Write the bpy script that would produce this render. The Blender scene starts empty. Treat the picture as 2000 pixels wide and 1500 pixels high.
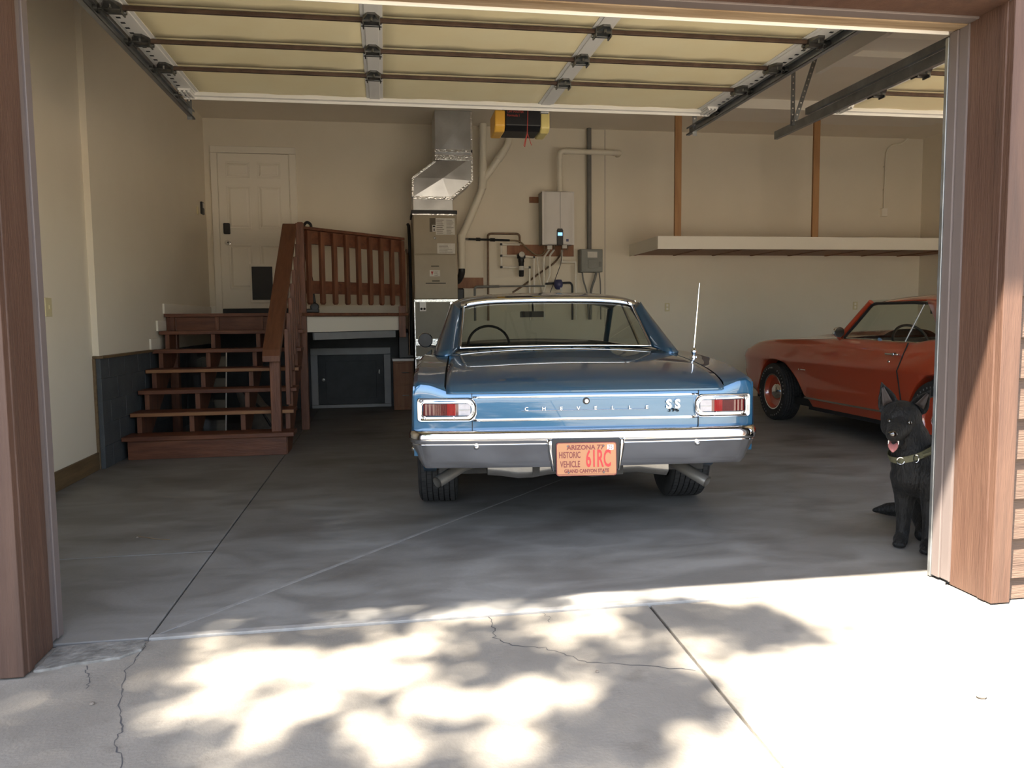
import bpy, bmesh, math, random
import numpy as np
from mathutils import Vector, Matrix

S = bpy.context.scene
COL = S.collection
random.seed(7)

# ------------------------------------------------------------------ camera
YAW, PITCH, ROLL, FPX, CAMZ = math.radians(9.156), math.radians(4.743), math.radians(-0.568), 1530.0, 1.22
_fw = Vector((math.sin(YAW)*math.cos(PITCH), math.cos(YAW)*math.cos(PITCH), -math.sin(PITCH)))
_rt = Vector((math.cos(YAW), -math.sin(YAW), 0))
_up = _rt.cross(_fw)
_r2 = _rt*math.cos(ROLL) + _up*math.sin(ROLL)
_u2 = -_rt*math.sin(ROLL) + _up*math.cos(ROLL)
cd = bpy.data.cameras.new('camera'); cam = bpy.data.objects.new('camera', cd); COL.objects.link(cam)
cam.matrix_world = Matrix(((_r2.x, _u2.x, -_fw.x, 0), (_r2.y, _u2.y, -_fw.y, 0), (_r2.z, _u2.z, -_fw.z, CAMZ), (0, 0, 0, 1)))
cd.sensor_width = 36.0; cd.sensor_fit = 'HORIZONTAL'; cd.lens = 36.0*FPX/2000.0; cd.clip_start = 0.05; cd.clip_end = 500
S.camera = cam

# ------------------------------------------------------------------ light
SUN = Vector((0.36, 0.327, -1.0)).normalized()          # direction the sunlight travels
w = bpy.data.worlds.new('world'); S.world = w; w.use_nodes = True
nt = w.node_tree; nt.nodes.clear()
sky = nt.nodes.new('ShaderNodeTexSky'); sky.sky_type = 'NISHITA'; sky.sun_disc = False
sky.sun_elevation = math.asin(-SUN.z); sky.sun_rotation = math.atan2(-SUN.x, -SUN.y)
sky.air_density = 1.0; sky.dust_density = 1.2; sky.ozone_density = 1.0
bg = nt.nodes.new('ShaderNodeBackground'); bg.inputs['Strength'].default_value = 0.14
wo = nt.nodes.new('ShaderNodeOutputWorld')
hs = nt.nodes.new('ShaderNodeHueSaturation'); hs.inputs['Saturation'].default_value = 0.6
nt.links.new(sky.outputs[0], hs.inputs['Color']); nt.links.new(hs.outputs[0], bg.inputs[0]); nt.links.new(bg.outputs[0], wo.inputs[0])
sd = bpy.data.lights.new('sun', 'SUN'); sd.energy = 9.0; sd.angle = math.radians(0.7); sd.color = (1.0, 0.91, 0.77)
sun = bpy.data.objects.new('sun', sd); COL.objects.link(sun)
sun.rotation_euler = SUN.to_track_quat('-Z', 'Y').to_euler(); sun.location = (-6, -5, 15)
vs = S.view_settings
vs.view_transform = 'Standard'; vs.look = 'None'; vs.gamma = 1.0; vs.use_curve_mapping = False
vs.exposure = 2.4

# ------------------------------------------------------------------ helpers
WM = {}                                                   # world matrix of every object that may be a parent
def link(o, parent=None):
    COL.objects.link(o)
    if parent is not None: o.parent = parent
    return o
def tag(o, label=None, cat=None, group=None, kind=None):
    if label: o['label'] = label
    if cat: o['category'] = cat
    if group: o['group'] = group
    if kind: o['kind'] = kind
    return o
def thing(name, label, cat, loc=(0, 0, 0), rz=0.0, group=None):
    o = bpy.data.objects.new(name, None); o.empty_display_size = 0.1
    o.location = loc; o.rotation_euler = (0, 0, rz); link(o)
    WM[o.name] = Matrix.Translation(loc) @ Matrix.Rotation(rz, 4, 'Z')
    return tag(o, label, cat, group)
def rbox(x0, x1, y0, y1, z0, z1):
    v = [(x0,y0,z0),(x1,y0,z0),(x1,y1,z0),(x0,y1,z0),(x0,y0,z1),(x1,y0,z1),(x1,y1,z1),(x0,y1,z1)]
    f = [(0,3,2,1),(4,5,6,7),(0,1,5,4),(1,2,6,5),(2,3,7,6),(3,0,4,7)]
    return v, f
class MB:
    def __init__(s): s.v = []; s.f = []
    def add(s, v, f, M=None):
        b = len(s.v)
        s.v += [tuple((M @ Vector(p)) if M is not None else p) for p in v]
        s.f += [tuple(i+b for i in q) for q in f]
        return s
    def box(s, x0, x1, y0, y1, z0, z1, M=None):
        return s.add(*rbox(min(x0,x1), max(x0,x1), min(y0,y1), max(y0,y1), min(z0,z1), max(z0,z1)), M)
    def beam(s, a, b, w, h, up=(0, 0, 1)):
        a = Vector(a); b = Vector(b); d = (b-a); L = d.length; d.normalize()
        u = Vector(up); r = d.cross(u)
        if r.length < 1e-4: r = d.cross(Vector((1, 0, 0)))
        r.normalize(); u = r.cross(d)
        M = Matrix(((r.x, d.x, u.x, a.x), (r.y, d.y, u.y, a.y), (r.z, d.z, u.z, a.z), (0, 0, 0, 1)))
        return s.box(-w/2, w/2, 0, L, -h/2, h/2, M)
    def tube(s, pts, r, n=10, caps=True, closed=False):
        pts = [Vector(p) for p in pts]; m = len(pts)
        rs = r if isinstance(r, (list, tuple)) else [r]*m
        prev = None; b = len(s.v)
        for i, p in enumerate(pts):
            if closed: t = pts[(i+1) % m]-pts[i-1]
            else: t = pts[min(i+1, m-1)]-pts[max(i-1, 0)]
            t.normalize()
            if prev is None:
                a = Vector((0, 0, 1)) if abs(t.z) < 0.9 else Vector((1, 0, 0))
                nrm = t.cross(a).normalized()
            else:
                nrm = (prev - t*prev.dot(t))
                nrm = nrm.normalized() if nrm.length > 1e-6 else t.orthogonal().normalized()
            prev = nrm; bn = t.cross(nrm)
            k = 1.0
            if 0 < i < m-1 and not closed:
                c = (pts[i]-pts[i-1]).normalized().dot((pts[i+1]-pts[i]).normalized())
                k = 1.0/max(0.5, math.sqrt(max(0.01, (1+c)/2)))
                k = min(k, 1.15)
            for j in range(n):
                a = 2*math.pi*j/n
                s.v.append(tuple(p + (nrm*math.cos(a)+bn*math.sin(a))*rs[i]*k))
        for i in range(m if closed else m-1):
            i2 = (i+1) % m
            for j in range(n):
                s.f.append((b+i*n+j, b+i*n+(j+1) % n, b+i2*n+(j+1) % n, b+i2*n+j))
        if caps and not closed:
            s.f.append(tuple(b+j for j in reversed(range(n)))); s.f.append(tuple(b+(m-1)*n+j for j in range(n)))
        return s
    def cyl(s, a, b, r, n=16): return s.tube([a, b], r, n)
    def lathe(s, prof, M=None, n=24):                     # prof: (radius, height) about local z
        v = []; f = []
        for (r, z) in prof:
            for j in range(n):
                a = 2*math.pi*j/n; v.append((r*math.cos(a), r*math.sin(a), z))
        for i in range(len(prof)-1):
            for j in range(n):
                f.append((i*n+j, i*n+(j+1) % n, (i+1)*n+(j+1) % n, (i+1)*n+j))
        return s.add(v, f, M)
    def prism(s, poly, axis, a, b):                       # poly: 2D points; axis: the one it is extruded along
        def P(p, t):
            return {'x': (t, p[0], p[1]), 'y': (p[0], t, p[1]), 'z': (p[0], p[1], t)}[axis]
        n = len(poly)
        v = [P(p, a) for p in poly]+[P(p, b) for p in poly]
        f = [tuple(range(n)), tuple(range(2*n-1, n-1, -1))]
        for i in range(n): f.append((i, i+n, (i+1) % n+n, (i+1) % n))
        return s.add(v, f)
    def grid(s, rows, flip=False):
        b = len(s.v); n = len(rows[0])
        for r in rows: s.v += [tuple(p) for p in r]
        for i in range(len(rows)-1):
            for j in range(n-1):
                q = (b+i*n+j, b+i*n+j+1, b+(i+1)*n+j+1, b+(i+1)*n+j)
                s.f.append(tuple(reversed(q)) if flip else q)
        return s
    def build(s, name, mat, parent=None, bev=0.0, smooth=None, local=False, solid=0.0, fix=True):
        v = s.v; loc = None
        if parent is not None:
            if not local:
                inv = WM[parent.name].inverted(); v = [tuple(inv @ Vector(p)) for p in v]
        else:
            xs = [p[0] for p in v]; ys = [p[1] for p in v]; zs = [p[2] for p in v]
            loc = ((min(xs)+max(xs))/2, (min(ys)+max(ys))/2, min(zs))
            v = [(p[0]-loc[0], p[1]-loc[1], p[2]-loc[2]) for p in v]
        me = bpy.data.meshes.new(name); me.from_pydata(v, [], s.f)
        if fix:
            bm = bmesh.new(); bm.from_mesh(me); bmesh.ops.recalc_face_normals(bm, faces=bm.faces); bm.to_mesh(me); bm.free()
        me.materials.append(mat)
        if smooth:
            for p in me.polygons: p.use_smooth = True
            me.set_sharp_from_angle(angle=math.radians(smooth))
        o = bpy.data.objects.new(name, me)
        if loc: o.location = loc
        link(o, parent)
        WM[o.name] = WM[parent.name] if parent is not None else Matrix.Translation(loc)
        if solid:
            m = o.modifiers.new('solid', 'SOLIDIFY'); m.thickness = solid; m.offset = -1
        if bev:
            m = o.modifiers.new('bevel', 'BEVEL'); m.width = bev; m.segments = 2; m.limit_method = 'ANGLE'; m.angle_limit = math.radians(35)
        return o
def copy_part(src, name, parent, loc=(0, 0, 0), rz=0, scale=(1, 1, 1)):
    o = src.copy(); o.name = name; o.parent = parent; COL.objects.link(o)
    o.location = loc; o.rotation_euler = (0, 0, rz); o.scale = scale
    for k in ('label', 'category', 'group', 'kind'):
        if k in o: del o[k]
    return o
def box(name, mat, x0, x1, y0, y1, z0, z1, parent=None, bev=0.0):
    return MB().box(x0, x1, y0, y1, z0, z1).build(name, mat, parent, bev)
def text(name, body, mat, parent, M, size, sx=1.0, depth=0.001, align='CENTER', local=True, spacing=1.0, offset=0.0):
    cu = bpy.data.curves.new(name, 'FONT'); cu.body = body; cu.size = size; cu.extrude = depth
    cu.align_x = align; cu.align_y = 'CENTER'; cu.space_character = spacing; cu.resolution_u = 3; cu.offset = offset
    t = bpy.data.objects.new(name+'_src', cu); COL.objects.link(t)
    dg = bpy.context.evaluated_depsgraph_get()
    me = bpy.data.meshes.new_from_object(t.evaluated_get(dg)); me.name = name
    bpy.data.objects.remove(t); bpy.data.curves.remove(cu)
    MM = M @ Matrix.Diagonal((sx, 1, 1, 1))
    if not local: MM = WM[parent.name].inverted() @ MM
    me.transform(MM); me.materials.clear(); me.materials.append(mat)
    o = bpy.data.objects.new(name, me); link(o, parent); WM[o.name] = WM[parent.name]
    return o
def face_y(x, y, z):                                     # text plane facing -Y, origin at (x, y, z)
    return Matrix(((1, 0, 0, x), (0, 0, -1, y), (0, 1, 0, z), (0, 0, 0, 1)))
def pch(xs, ys):
    xs = np.array(xs, float); ys = np.array(ys, float)
    h = np.diff(xs); d = np.diff(ys)/h; n = len(xs); m = np.zeros(n)
    m[0] = d[0]; m[-1] = d[-1]
    for i in range(1, n-1):
        if d[i-1]*d[i] > 0:
            w1 = 2*h[i]+h[i-1]; w2 = h[i]+2*h[i-1]; m[i] = (w1+w2)/(w1/d[i-1]+w2/d[i])
    def f(x):
        x = min(max(x, xs[0]), xs[-1]); i = min(int(np.searchsorted(xs, x, side='right')-1), n-2); i = max(i, 0)
        t = (x-xs[i])/h[i]
        return float((2*t**3-3*t**2+1)*ys[i]+(t**3-2*t**2+t)*h[i]*m[i]+(-2*t**3+3*t**2)*ys[i+1]+(t**3-t**2)*h[i]*m[i+1])
    return f
def lerp(a, b, t): return tuple(a[i]+(b[i]-a[i])*t for i in range(len(a)))
def arc(c, r, a0, a1, n): return [(c[0]+r*math.cos(math.radians(a0+(a1-a0)*i/n)), c[1]+r*math.sin(math.radians(a0+(a1-a0)*i/n))) for i in range(n+1)]
def bend(pts, r=0.03, n=4):                              # round the corners of a polyline
    out = [Vector(pts[0])]
    for i in range(1, len(pts)-1):
        p, a, b = Vector(pts[i]), Vector(pts[i-1]), Vector(pts[i+1])
        ra = min(r, (a-p).length*0.45, (b-p).length*0.45)
        q0 = p+(a-p).normalized()*ra; q1 = p+(b-p).normalized()*ra
        for k in range(n+1):
            t = k/n; out.append(q0*(1-t)**2+p*2*t*(1-t)+q1*t*t)
    out.append(Vector(pts[-1])); return out

# ------------------------------------------------------------------ materials
def pm(name, c1, c2=None, scale=4.0, rough=0.6, metal=0.0, bump=0.0, bscale=None, stretch=(1, 1, 1), coat=0.0, detail=6.0,
       lo=0.35, hi=0.65, rvar=0.0, spec=0.5, distort=0.0, third=None, tscale=1.0, tlo=0.55, thi=0.75, sheen=0.0, trans=0.0, emit=None, estr=0.0, ior=None, sub=0.0):
    m = bpy.data.materials.new(name); m.use_nodes = True; n = m.node_tree.nodes; l = m.node_tree.links
    b = n['Principled BSDF']
    def rgb(c): return (c[0], c[1], c[2], 1.0)
    b.inputs['Base Color'].default_value = rgb(c1); b.inputs['Roughness'].default_value = rough; b.inputs['Metallic'].default_value = metal
    b.inputs['Specular IOR Level'].default_value = spec
    if coat: b.inputs['Coat Weight'].default_value = coat; b.inputs['Coat Roughness'].default_value = 0.02; b.inputs['Coat IOR'].default_value = 1.75
    if sheen: b.inputs['Sheen Weight'].default_value = sheen; b.inputs['Sheen Roughness'].default_value = 0.4
    if trans: b.inputs['Transmission Weight'].default_value = trans
    if ior: b.inputs['IOR'].default_value = ior
    if emit: b.inputs['Emission Color'].default_value = rgb(emit); b.inputs['Emission Strength'].default_value = estr
    tc = n.new('ShaderNodeTexCoord'); mp = n.new('ShaderNodeMapping'); mp.inputs['Scale'].default_value = stretch
    l.new(tc.outputs['Object'], mp.inputs['Vector'])
    nz = n.new('ShaderNodeTexNoise'); nz.inputs['Scale'].default_value = scale; nz.inputs['Detail'].default_value = detail
    nz.inputs['Distortion'].default_value = distort; nz.inputs['Roughness'].default_value = 0.6
    l.new(mp.outputs[0], nz.inputs['Vector'])
    if c2 is not None:
        cr = n.new('ShaderNodeValToRGB'); cr.color_ramp.elements[0].position = lo; cr.color_ramp.elements[1].position = hi
        cr.color_ramp.elements[0].color = rgb(c1); cr.color_ramp.elements[1].color = rgb(c2)
        l.new(nz.outputs['Fac'], cr.inputs[0]); out = cr.outputs[0]
        if third is not None:
            n3 = n.new('ShaderNodeTexNoise'); n3.inputs['Scale'].default_value = tscale; n3.inputs['Detail'].default_value = 5
            l.new(mp.outputs[0], n3.inputs['Vector'])
            c3 = n.new('ShaderNodeValToRGB'); c3.color_ramp.elements[0].position = tlo; c3.color_ramp.elements[1].position = thi
            l.new(n3.outputs['Fac'], c3.inputs[0])
            mx = n.new('ShaderNodeMix'); mx.data_type = 'RGBA'
            l.new(c3.outputs[0], mx.inputs[0]); l.new(out, mx.inputs[6]); mx.inputs[7].default_value = rgb(third)
            out = mx.outputs[2]
        l.new(out, b.inputs['Base Color'])
    if rvar:
        mr = n.new('ShaderNodeMapRange'); mr.inputs[1].default_value = 0.3; mr.inputs[2].default_value = 0.7
        mr.inputs[3].default_value = rough-rvar; mr.inputs[4].default_value = rough+rvar
        l.new(nz.outputs['Fac'], mr.inputs[0]); l.new(mr.outputs[0], b.inputs['Roughness'])
    if bump:
        nb = n.new('ShaderNodeTexNoise'); nb.inputs['Scale'].default_value = bscale or scale*4; nb.inputs['Detail'].default_value = 4
        l.new(mp.outputs[0], nb.inputs['Vector'])
        bp = n.new('ShaderNodeBump'); bp.inputs['Strength'].default_value = bump; bp.inputs['Distance'].default_value = 0.01
        l.new(nb.outputs['Fac'], bp.inputs['Height']); l.new(bp.outputs[0], b.inputs['Normal'])
    return m
def glassmat(name, col, fac=0.85, rough=0.02):           # thin pane: mostly see-through, glossy by angle
    m = bpy.data.materials.new(name); m.use_nodes = True; n = m.node_tree.nodes; l = m.node_tree.links; n.clear()
    o = n.new('ShaderNodeOutputMaterial'); t = n.new('ShaderNodeBsdfTransparent'); t.inputs[0].default_value = (*col, 1)
    g = n.new('ShaderNodeBsdfGlossy'); g.inputs['Roughness'].default_value = rough
    lw = n.new('ShaderNodeLayerWeight'); pw = n.new('ShaderNodeMath'); pw.operation = 'POWER'; pw.inputs[1].default_value = 5.0
    fr = n.new('ShaderNodeMath'); fr.operation = 'MULTIPLY_ADD'; fr.inputs[1].default_value = 0.90; fr.inputs[2].default_value = 0.045
    l.new(lw.outputs['Facing'], pw.inputs[0]); l.new(pw.outputs[0], fr.inputs[0])
    mx = n.new('ShaderNodeMixShader')
    l.new(fr.outputs[0], mx.inputs[0]); l.new(t.outputs[0], mx.inputs[1]); l.new(g.outputs[0], mx.inputs[2]); l.new(mx.outputs[0], o.inputs[0])
    return m
MT = dict(
    floor=pm('garage_concrete', (0.15, 0.142, 0.13), (0.24, 0.231, 0.215), 2.6, 0.6, bump=0.12, bscale=60, stretch=(0.8, 1.5, 1), rvar=0.1, distort=0.8, third=(0.11, 0.10, 0.088), tscale=1.7, tlo=0.52, thi=0.74, detail=12),
    joint=pm('joint_dirt', (0.05, 0.05, 0.055), (0.09, 0.085, 0.08), 30, 0.9),
    jointl=pm('joint_filler', (0.215, 0.207, 0.195), (0.27, 0.26, 0.245), 20, 0.8),
    drive=pm('driveway_concrete', (0.185, 0.167, 0.142), (0.245, 0.223, 0.19), 2.2, 0.8, bump=0.25, bscale=90, rvar=0.05, third=(0.155, 0.137, 0.114), tscale=7, tlo=0.58, thi=0.8, detail=10),
    patch=pm('mortar_patch', (0.12, 0.113, 0.10), (0.24, 0.228, 0.205), 14, 0.95, bump=0.8, bscale=40),
    wall=pm('beige_drywall', (0.80, 0.725, 0.585), (0.82, 0.745, 0.605), 2.0, 0.75, bump=0.12, bscale=180),
    ceil=pm('ceiling_drywall', (0.84, 0.77, 0.65), (0.86, 0.79, 0.67), 2.0, 0.85, bump=0.1, bscale=160),
    block=pm('grey_painted_block', (0.06, 0.068, 0.074), (0.08, 0.088, 0.094), 8, 0.7, bump=0.3, bscale=120),
    dark=pm('charcoal_paint', (0.045, 0.05, 0.054), (0.06, 0.066, 0.07), 6, 0.7, bump=0.2, bscale=100),
    white=pm('cream_paint', (0.88, 0.82, 0.70), (0.89, 0.83, 0.71), 4, 0.5),
    grtrim=pm('grey_paint_trim', (0.30, 0.305, 0.31), (0.34, 0.345, 0.35), 5, 0.55),
    brown=pm('brown_stained_wood', (0.062, 0.029, 0.018), (0.09, 0.046, 0.029), 3.0, 0.6, bump=0.35, bscale=24, stretch=(6, 6, 0.5), third=(0.05, 0.026, 0.017), tscale=2),
    siding=pm('weathered_siding', (0.065, 0.038, 0.026), (0.098, 0.062, 0.043), 3.0, 0.7, bump=0.5, bscale=26, stretch=(0.6, 6, 8), third=(0.065, 0.037, 0.026), tscale=1.5),
    mauve=pm('mauve_trim_vinyl', (0.12, 0.097, 0.09), (0.132, 0.107, 0.10), 2, 0.5),
    lumber=pm('old_lumber', (0.19, 0.125, 0.065), (0.30, 0.22, 0.135), 4, 0.7, stretch=(0.6, 8, 8), bump=0.2),
    baseb=pm('stained_baseboard', (0.12, 0.075, 0.035), (0.19, 0.125, 0.06), 4, 0.55, stretch=(6, 0.5, 6), bump=0.2),
    red=pm('redwood_stain', (0.11, 0.036, 0.017), (0.20, 0.074, 0.035), 3.5, 0.5, bump=0.3, bscale=16, stretch=(0.7, 5, 5), third=(0.09, 0.03, 0.016), tscale=3),
    redv=pm('redwood_stain_upright', (0.12, 0.041, 0.019), (0.21, 0.079, 0.037), 3.5, 0.5, bump=0.3, bscale=16, stretch=(5, 5, 0.7), third=(0.09, 0.03, 0.016), tscale=3),
    rede=pm('redwood_worn_edge', (0.36, 0.19, 0.075), (0.26, 0.11, 0.045), 3.5, 0.5, stretch=(0.7, 5, 5)),
    fir=pm('fir_stud', (0.34, 0.17, 0.07), (0.44, 0.24, 0.10), 3.5, 0.6, stretch=(5, 5, 0.6), bump=0.15),
    panel=pm('fibreglass_panel', (0.88, 0.76, 0.46), (0.90, 0.80, 0.51), 3.0, 0.55, bump=0.06, bscale=14),
    alu=pm('brushed_aluminium', (0.74, 0.72, 0.67), (0.76, 0.74, 0.69), 3, 0.45, metal=0.12),
    galv=pm('galvanised_steel', (0.30, 0.31, 0.31), (0.42, 0.43, 0.43), 9, 0.45, metal=0.9, rvar=0.1),
    rust=pm('rusty_brown_rod', (0.075, 0.045, 0.032), (0.12, 0.075, 0.052), 14, 0.6, metal=0.4),
    hinge=pm('dark_hinge_steel', (0.10, 0.10, 0.095), (0.22, 0.22, 0.21), 12, 0.35, metal=0.9),
    duct=pm('duct_sheet', (0.52, 0.53, 0.53), (0.64, 0.65, 0.65), 3, 0.36, metal=0.9, bump=0.1, bscale=5, rvar=0.08),
    foil=pm('foil_tape', (0.80, 0.80, 0.78), (0.92, 0.92, 0.90), 30, 0.22, metal=1.0, bump=0.6, bscale=45),
    furn=pm('furnace_enamel', (0.33, 0.275, 0.185), (0.36, 0.30, 0.205), 4, 0.42),
    plen=pm('plenum_board', (0.24, 0.22, 0.17), (0.27, 0.245, 0.19), 5, 0.5),
    black=pm('black_plastic', (0.012, 0.012, 0.013), (0.02, 0.02, 0.021), 6, 0.45),
    blackm=pm('matt_black', (0.008, 0.008, 0.009), (0.014, 0.014, 0.014), 6, 0.85),
    paper=pm('paper_label', (0.62, 0.59, 0.52), (0.70, 0.67, 0.60), 20, 0.7),
    ink=pm('label_ink', (0.10, 0.085, 0.06), (0.14, 0.12, 0.085), 20, 0.7),
    redink=pm('red_ink', (0.45, 0.05, 0.04), (0.5, 0.07, 0.05), 20, 0.6),
    pvc=pm('cream_pvc', (0.82, 0.76, 0.62), (0.84, 0.78, 0.64), 4, 0.4),
    heat=pm('white_enamel', (0.72, 0.69, 0.65), (0.75, 0.72, 0.68), 3, 0.3),
    greybox=pm('grey_enamel', (0.22, 0.225, 0.20), (0.25, 0.255, 0.23), 6, 0.5),
    conduit=pm('grey_conduit', (0.17, 0.165, 0.15), (0.20, 0.195, 0.18), 6, 0.55),
    copper=pm('aged_copper', (0.13, 0.085, 0.055), (0.22, 0.14, 0.09), 16, 0.45, metal=0.7),
    pex=pm('white_pex', (0.84, 0.79, 0.68), (0.86, 0.81, 0.70), 4, 0.45),
    blue=pm('blue_valve', (0.05, 0.055, 0.14), (0.07, 0.075, 0.18), 6, 0.4),
    ivory=pm('ivory_plastic', (0.66, 0.58, 0.34), (0.69, 0.61, 0.37), 4, 0.4),
    orange=pm('orange_lens', (0.85, 0.45, 0.06), (0.90, 0.52, 0.09), 5, 0.4),
    yellow=pm('yellow_lens', (0.75, 0.62, 0.22), (0.80, 0.67, 0.26), 5, 0.4),
    screen=pm('lcd_screen', (0.10, 0.22, 0.36), None, rough=0.2, emit=(0.25, 0.55, 0.95), estr=0.35),
    paint=pm('blue_car_paint', (0.022, 0.105, 0.205), (0.024, 0.11, 0.215), 200, 0.34, metal=0.62, coat=1.0),
    chrome=pm('chrome', (0.82, 0.82, 0.82), None, rough=0.06, metal=1.0),
    chrome2=pm('bumper_chrome', (0.74, 0.74, 0.75), None, rough=0.10, metal=1.0),
    redlens=pm('red_lens', (0.26, 0.006, 0.008), (0.3, 0.01, 0.01), 30, 0.12, coat=0.6),
    dredlens=pm('dark_red_lens', (0.085, 0.008, 0.009), (0.10, 0.01, 0.01), 30, 0.15, coat=0.6),
    clear=pm('clear_lens', (0.34, 0.33, 0.36), (0.42, 0.41, 0.44), 30, 0.15, coat=0.6),
    rubber=pm('tyre_rubber', (0.018, 0.018, 0.018), (0.03, 0.03, 0.03), 20, 0.75, bump=0.2),
    under=pm('underbody', (0.03, 0.03, 0.03), (0.05, 0.048, 0.045), 8, 0.8),
    tank=pm('fuel_tank_metal', (0.30, 0.29, 0.27), (0.44, 0.43, 0.41), 5, 0.4, metal=0.8),
    steel=pm('exhaust_steel', (0.36, 0.335, 0.295), (0.46, 0.435, 0.39), 5, 0.32, metal=0.8),
    plate=pm('plate_copper_paint', (0.46, 0.205, 0.09), (0.48, 0.215, 0.095), 10, 0.4),
    maroon=pm('plate_ink', (0.20, 0.035, 0.03), None, rough=0.5),
    plred=pm('plate_red', (0.55, 0.03, 0.03), None, rough=0.45),
    seat=pm('dark_vinyl', (0.02, 0.022, 0.025), (0.035, 0.037, 0.04), 5, 0.45),
    orpaint=pm('orange_car_paint', (0.45, 0.055, 0.019), (0.47, 0.058, 0.02), 100, 0.3, coat=1.0),
    fur=pm('black_fur', (0.005, 0.005, 0.005), (0.012, 0.011, 0.010), 40, 0.6, bump=0.9, bscale=90, stretch=(1, 1, 0.35), sheen=0.04, spec=0.3),
    tongue=pm('pink_tongue', (0.45, 0.16, 0.145), (0.5, 0.19, 0.175), 10, 0.35),
    skin=pm('inner_ear', (0.035, 0.026, 0.023), (0.05, 0.036, 0.031), 10, 0.7),
    eye=pm('dark_eye', (0.01, 0.007, 0.005), None, rough=0.05, coat=1.0),
    webb=pm('olive_webbing', (0.085, 0.08, 0.042), (0.12, 0.112, 0.06), 60, 0.7, bump=0.3),
    shell=pm('eave_paint', (0.30, 0.17, 0.115), (0.34, 0.2, 0.14), 3, 0.7),
    bark=pm('bark', (0.12, 0.085, 0.06), (0.2, 0.15, 0.11), 8, 0.9, bump=0.6, stretch=(3, 3, 0.6)),
    leaf=pm('leaf', (0.06, 0.13, 0.03), (0.10, 0.19, 0.05), 3, 0.6),
    yard=pm('gravel_yard', (0.34, 0.28, 0.21), (0.46, 0.39, 0.30), 5, 0.95, bump=0.8, bscale=60),
    canvas=pm('grey_canvas', (0.14, 0.125, 0.105), (0.2, 0.18, 0.15), 8, 0.85, bump=0.3),
    cardboard=pm('box_wood', (0.22, 0.085, 0.035), (0.30, 0.13, 0.055), 4, 0.55, stretch=(5, 5, 0.7)),
    stone=pm('pebble_stone', (0.12, 0.10, 0.08), (0.2, 0.17, 0.14), 20, 0.9),
    redy=pm('redwood_stain_lengthwise', (0.12, 0.043, 0.020), (0.20, 0.08, 0.038), 3.0, 0.5, bump=0.25, bscale=14, stretch=(5, 0.7, 0.9), third=(0.09, 0.03, 0.016), tscale=3),
    fluor=pm('white_ceiling_panel', (0.84, 0.79, 0.70), (0.86, 0.81, 0.72), 3, 0.5),
)
MT['glass'] = glassmat('car_glass', (0.80, 0.83, 0.79))
MT['pane'] = glassmat('clear_pane', (0.9, 0.92, 0.9))

# ================================================================== STRUCTURE
XL, XR, YB, YF, ZC = -2.345, 8.32, 11.25, 3.13, 3.94       # far left wall, right wall, back wall, threshold, ceiling
def inset(poly, g):
    n = len(poly); out = []
    A = sum(poly[i][0]*poly[(i+1) % n][1]-poly[(i+1) % n][0]*poly[i][1] for i in range(n))
    if A < 0: poly = poly[::-1]
    L = []
    for i in range(n):
        p = Vector(poly[i]); q = Vector(poly[(i+1) % n]); d = (q-p).normalized(); nn = Vector((-d.y, d.x))
        L.append((p+nn*g, d))
    for i in range(n):
        (p, d), (q, e) = L[i-1], L[i]
        c = d.x*e.y-d.y*e.x
        t = ((q-p).x*e.y-(q-p).y*e.x)/c
        out.append(tuple(p+d*t))
    return out
def slabs(root, name, polys, mat, z0, z1, g=0.004):
    for p in polys:
        MB().prism(inset(p, g), 'z', z0, z1).build(name, mat, root, bev=0.004)
fl = tag(box('floor', MT['joint'], -2.6, 8.5, 3.14, 11.4, -0.12, -0.012), 'grey stained concrete garage floor with control joints', 'floor', kind='structure')
JX = -0.93; d0 = (JX, 3.14); xe = JX+(11.4-3.14)*(2.04/2.39)
slabs(fl, 'slab', [[(-2.6, 3.14), (JX, 3.14), (JX, 4.30), (-2.6, 4.30)], [(-2.6, 4.30), (JX, 4.30), (JX, 11.4), (-2.6, 11.4)],
                   [(JX, 3.14), (xe, 11.4), (JX, 11.4)], [(JX, 3.14), (8.5, 3.14), (8.5, 11.4), (xe, 11.4)]], MT['floor'], -0.1, 0.0)
m = MB(); dd = Vector((xe-JX, 11.4-3.14, 0)).normalized(); nn = Vector((-dd.y, dd.x, 0))
m.beam(Vector((JX+0.08, 3.24, -0.002)), Vector((JX, 3.14, -0.002))+dd*10.5, 0.022, 0.006); m.build('joint_filler', MT['jointl'], fl)
dr = tag(box('driveway', MT['joint'], -9, 14, -14, 3.132, -0.14, -0.02), 'sunlit concrete driveway with tree shade and cracks', 'driveway', kind='structure')
slabs(dr, 'slab', [[(-1.9, 3.132), (1.09, 3.132), (0.93, -1.2), (-1.9, -1.2)], [(1.09, 3.132), (4.6, 3.132), (4.6, -1.2), (0.93, -1.2)],
                   [(4.6, 3.132), (8.6, 3.132), (8.6, -1.2), (4.6, -1.2)], [(-1.9, -1.2), (0.93, -1.2), (0.75, -6.5), (-1.9, -6.5)],
                   [(0.93, -1.2), (4.6, -1.2), (4.6, -6.5), (0.75, -6.5)], [(4.6, -1.2), (8.6, -1.2), (8.6, -6.5), (4.6, -6.5)]], MT['drive'], -0.12, -0.006, 0.006)
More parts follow.
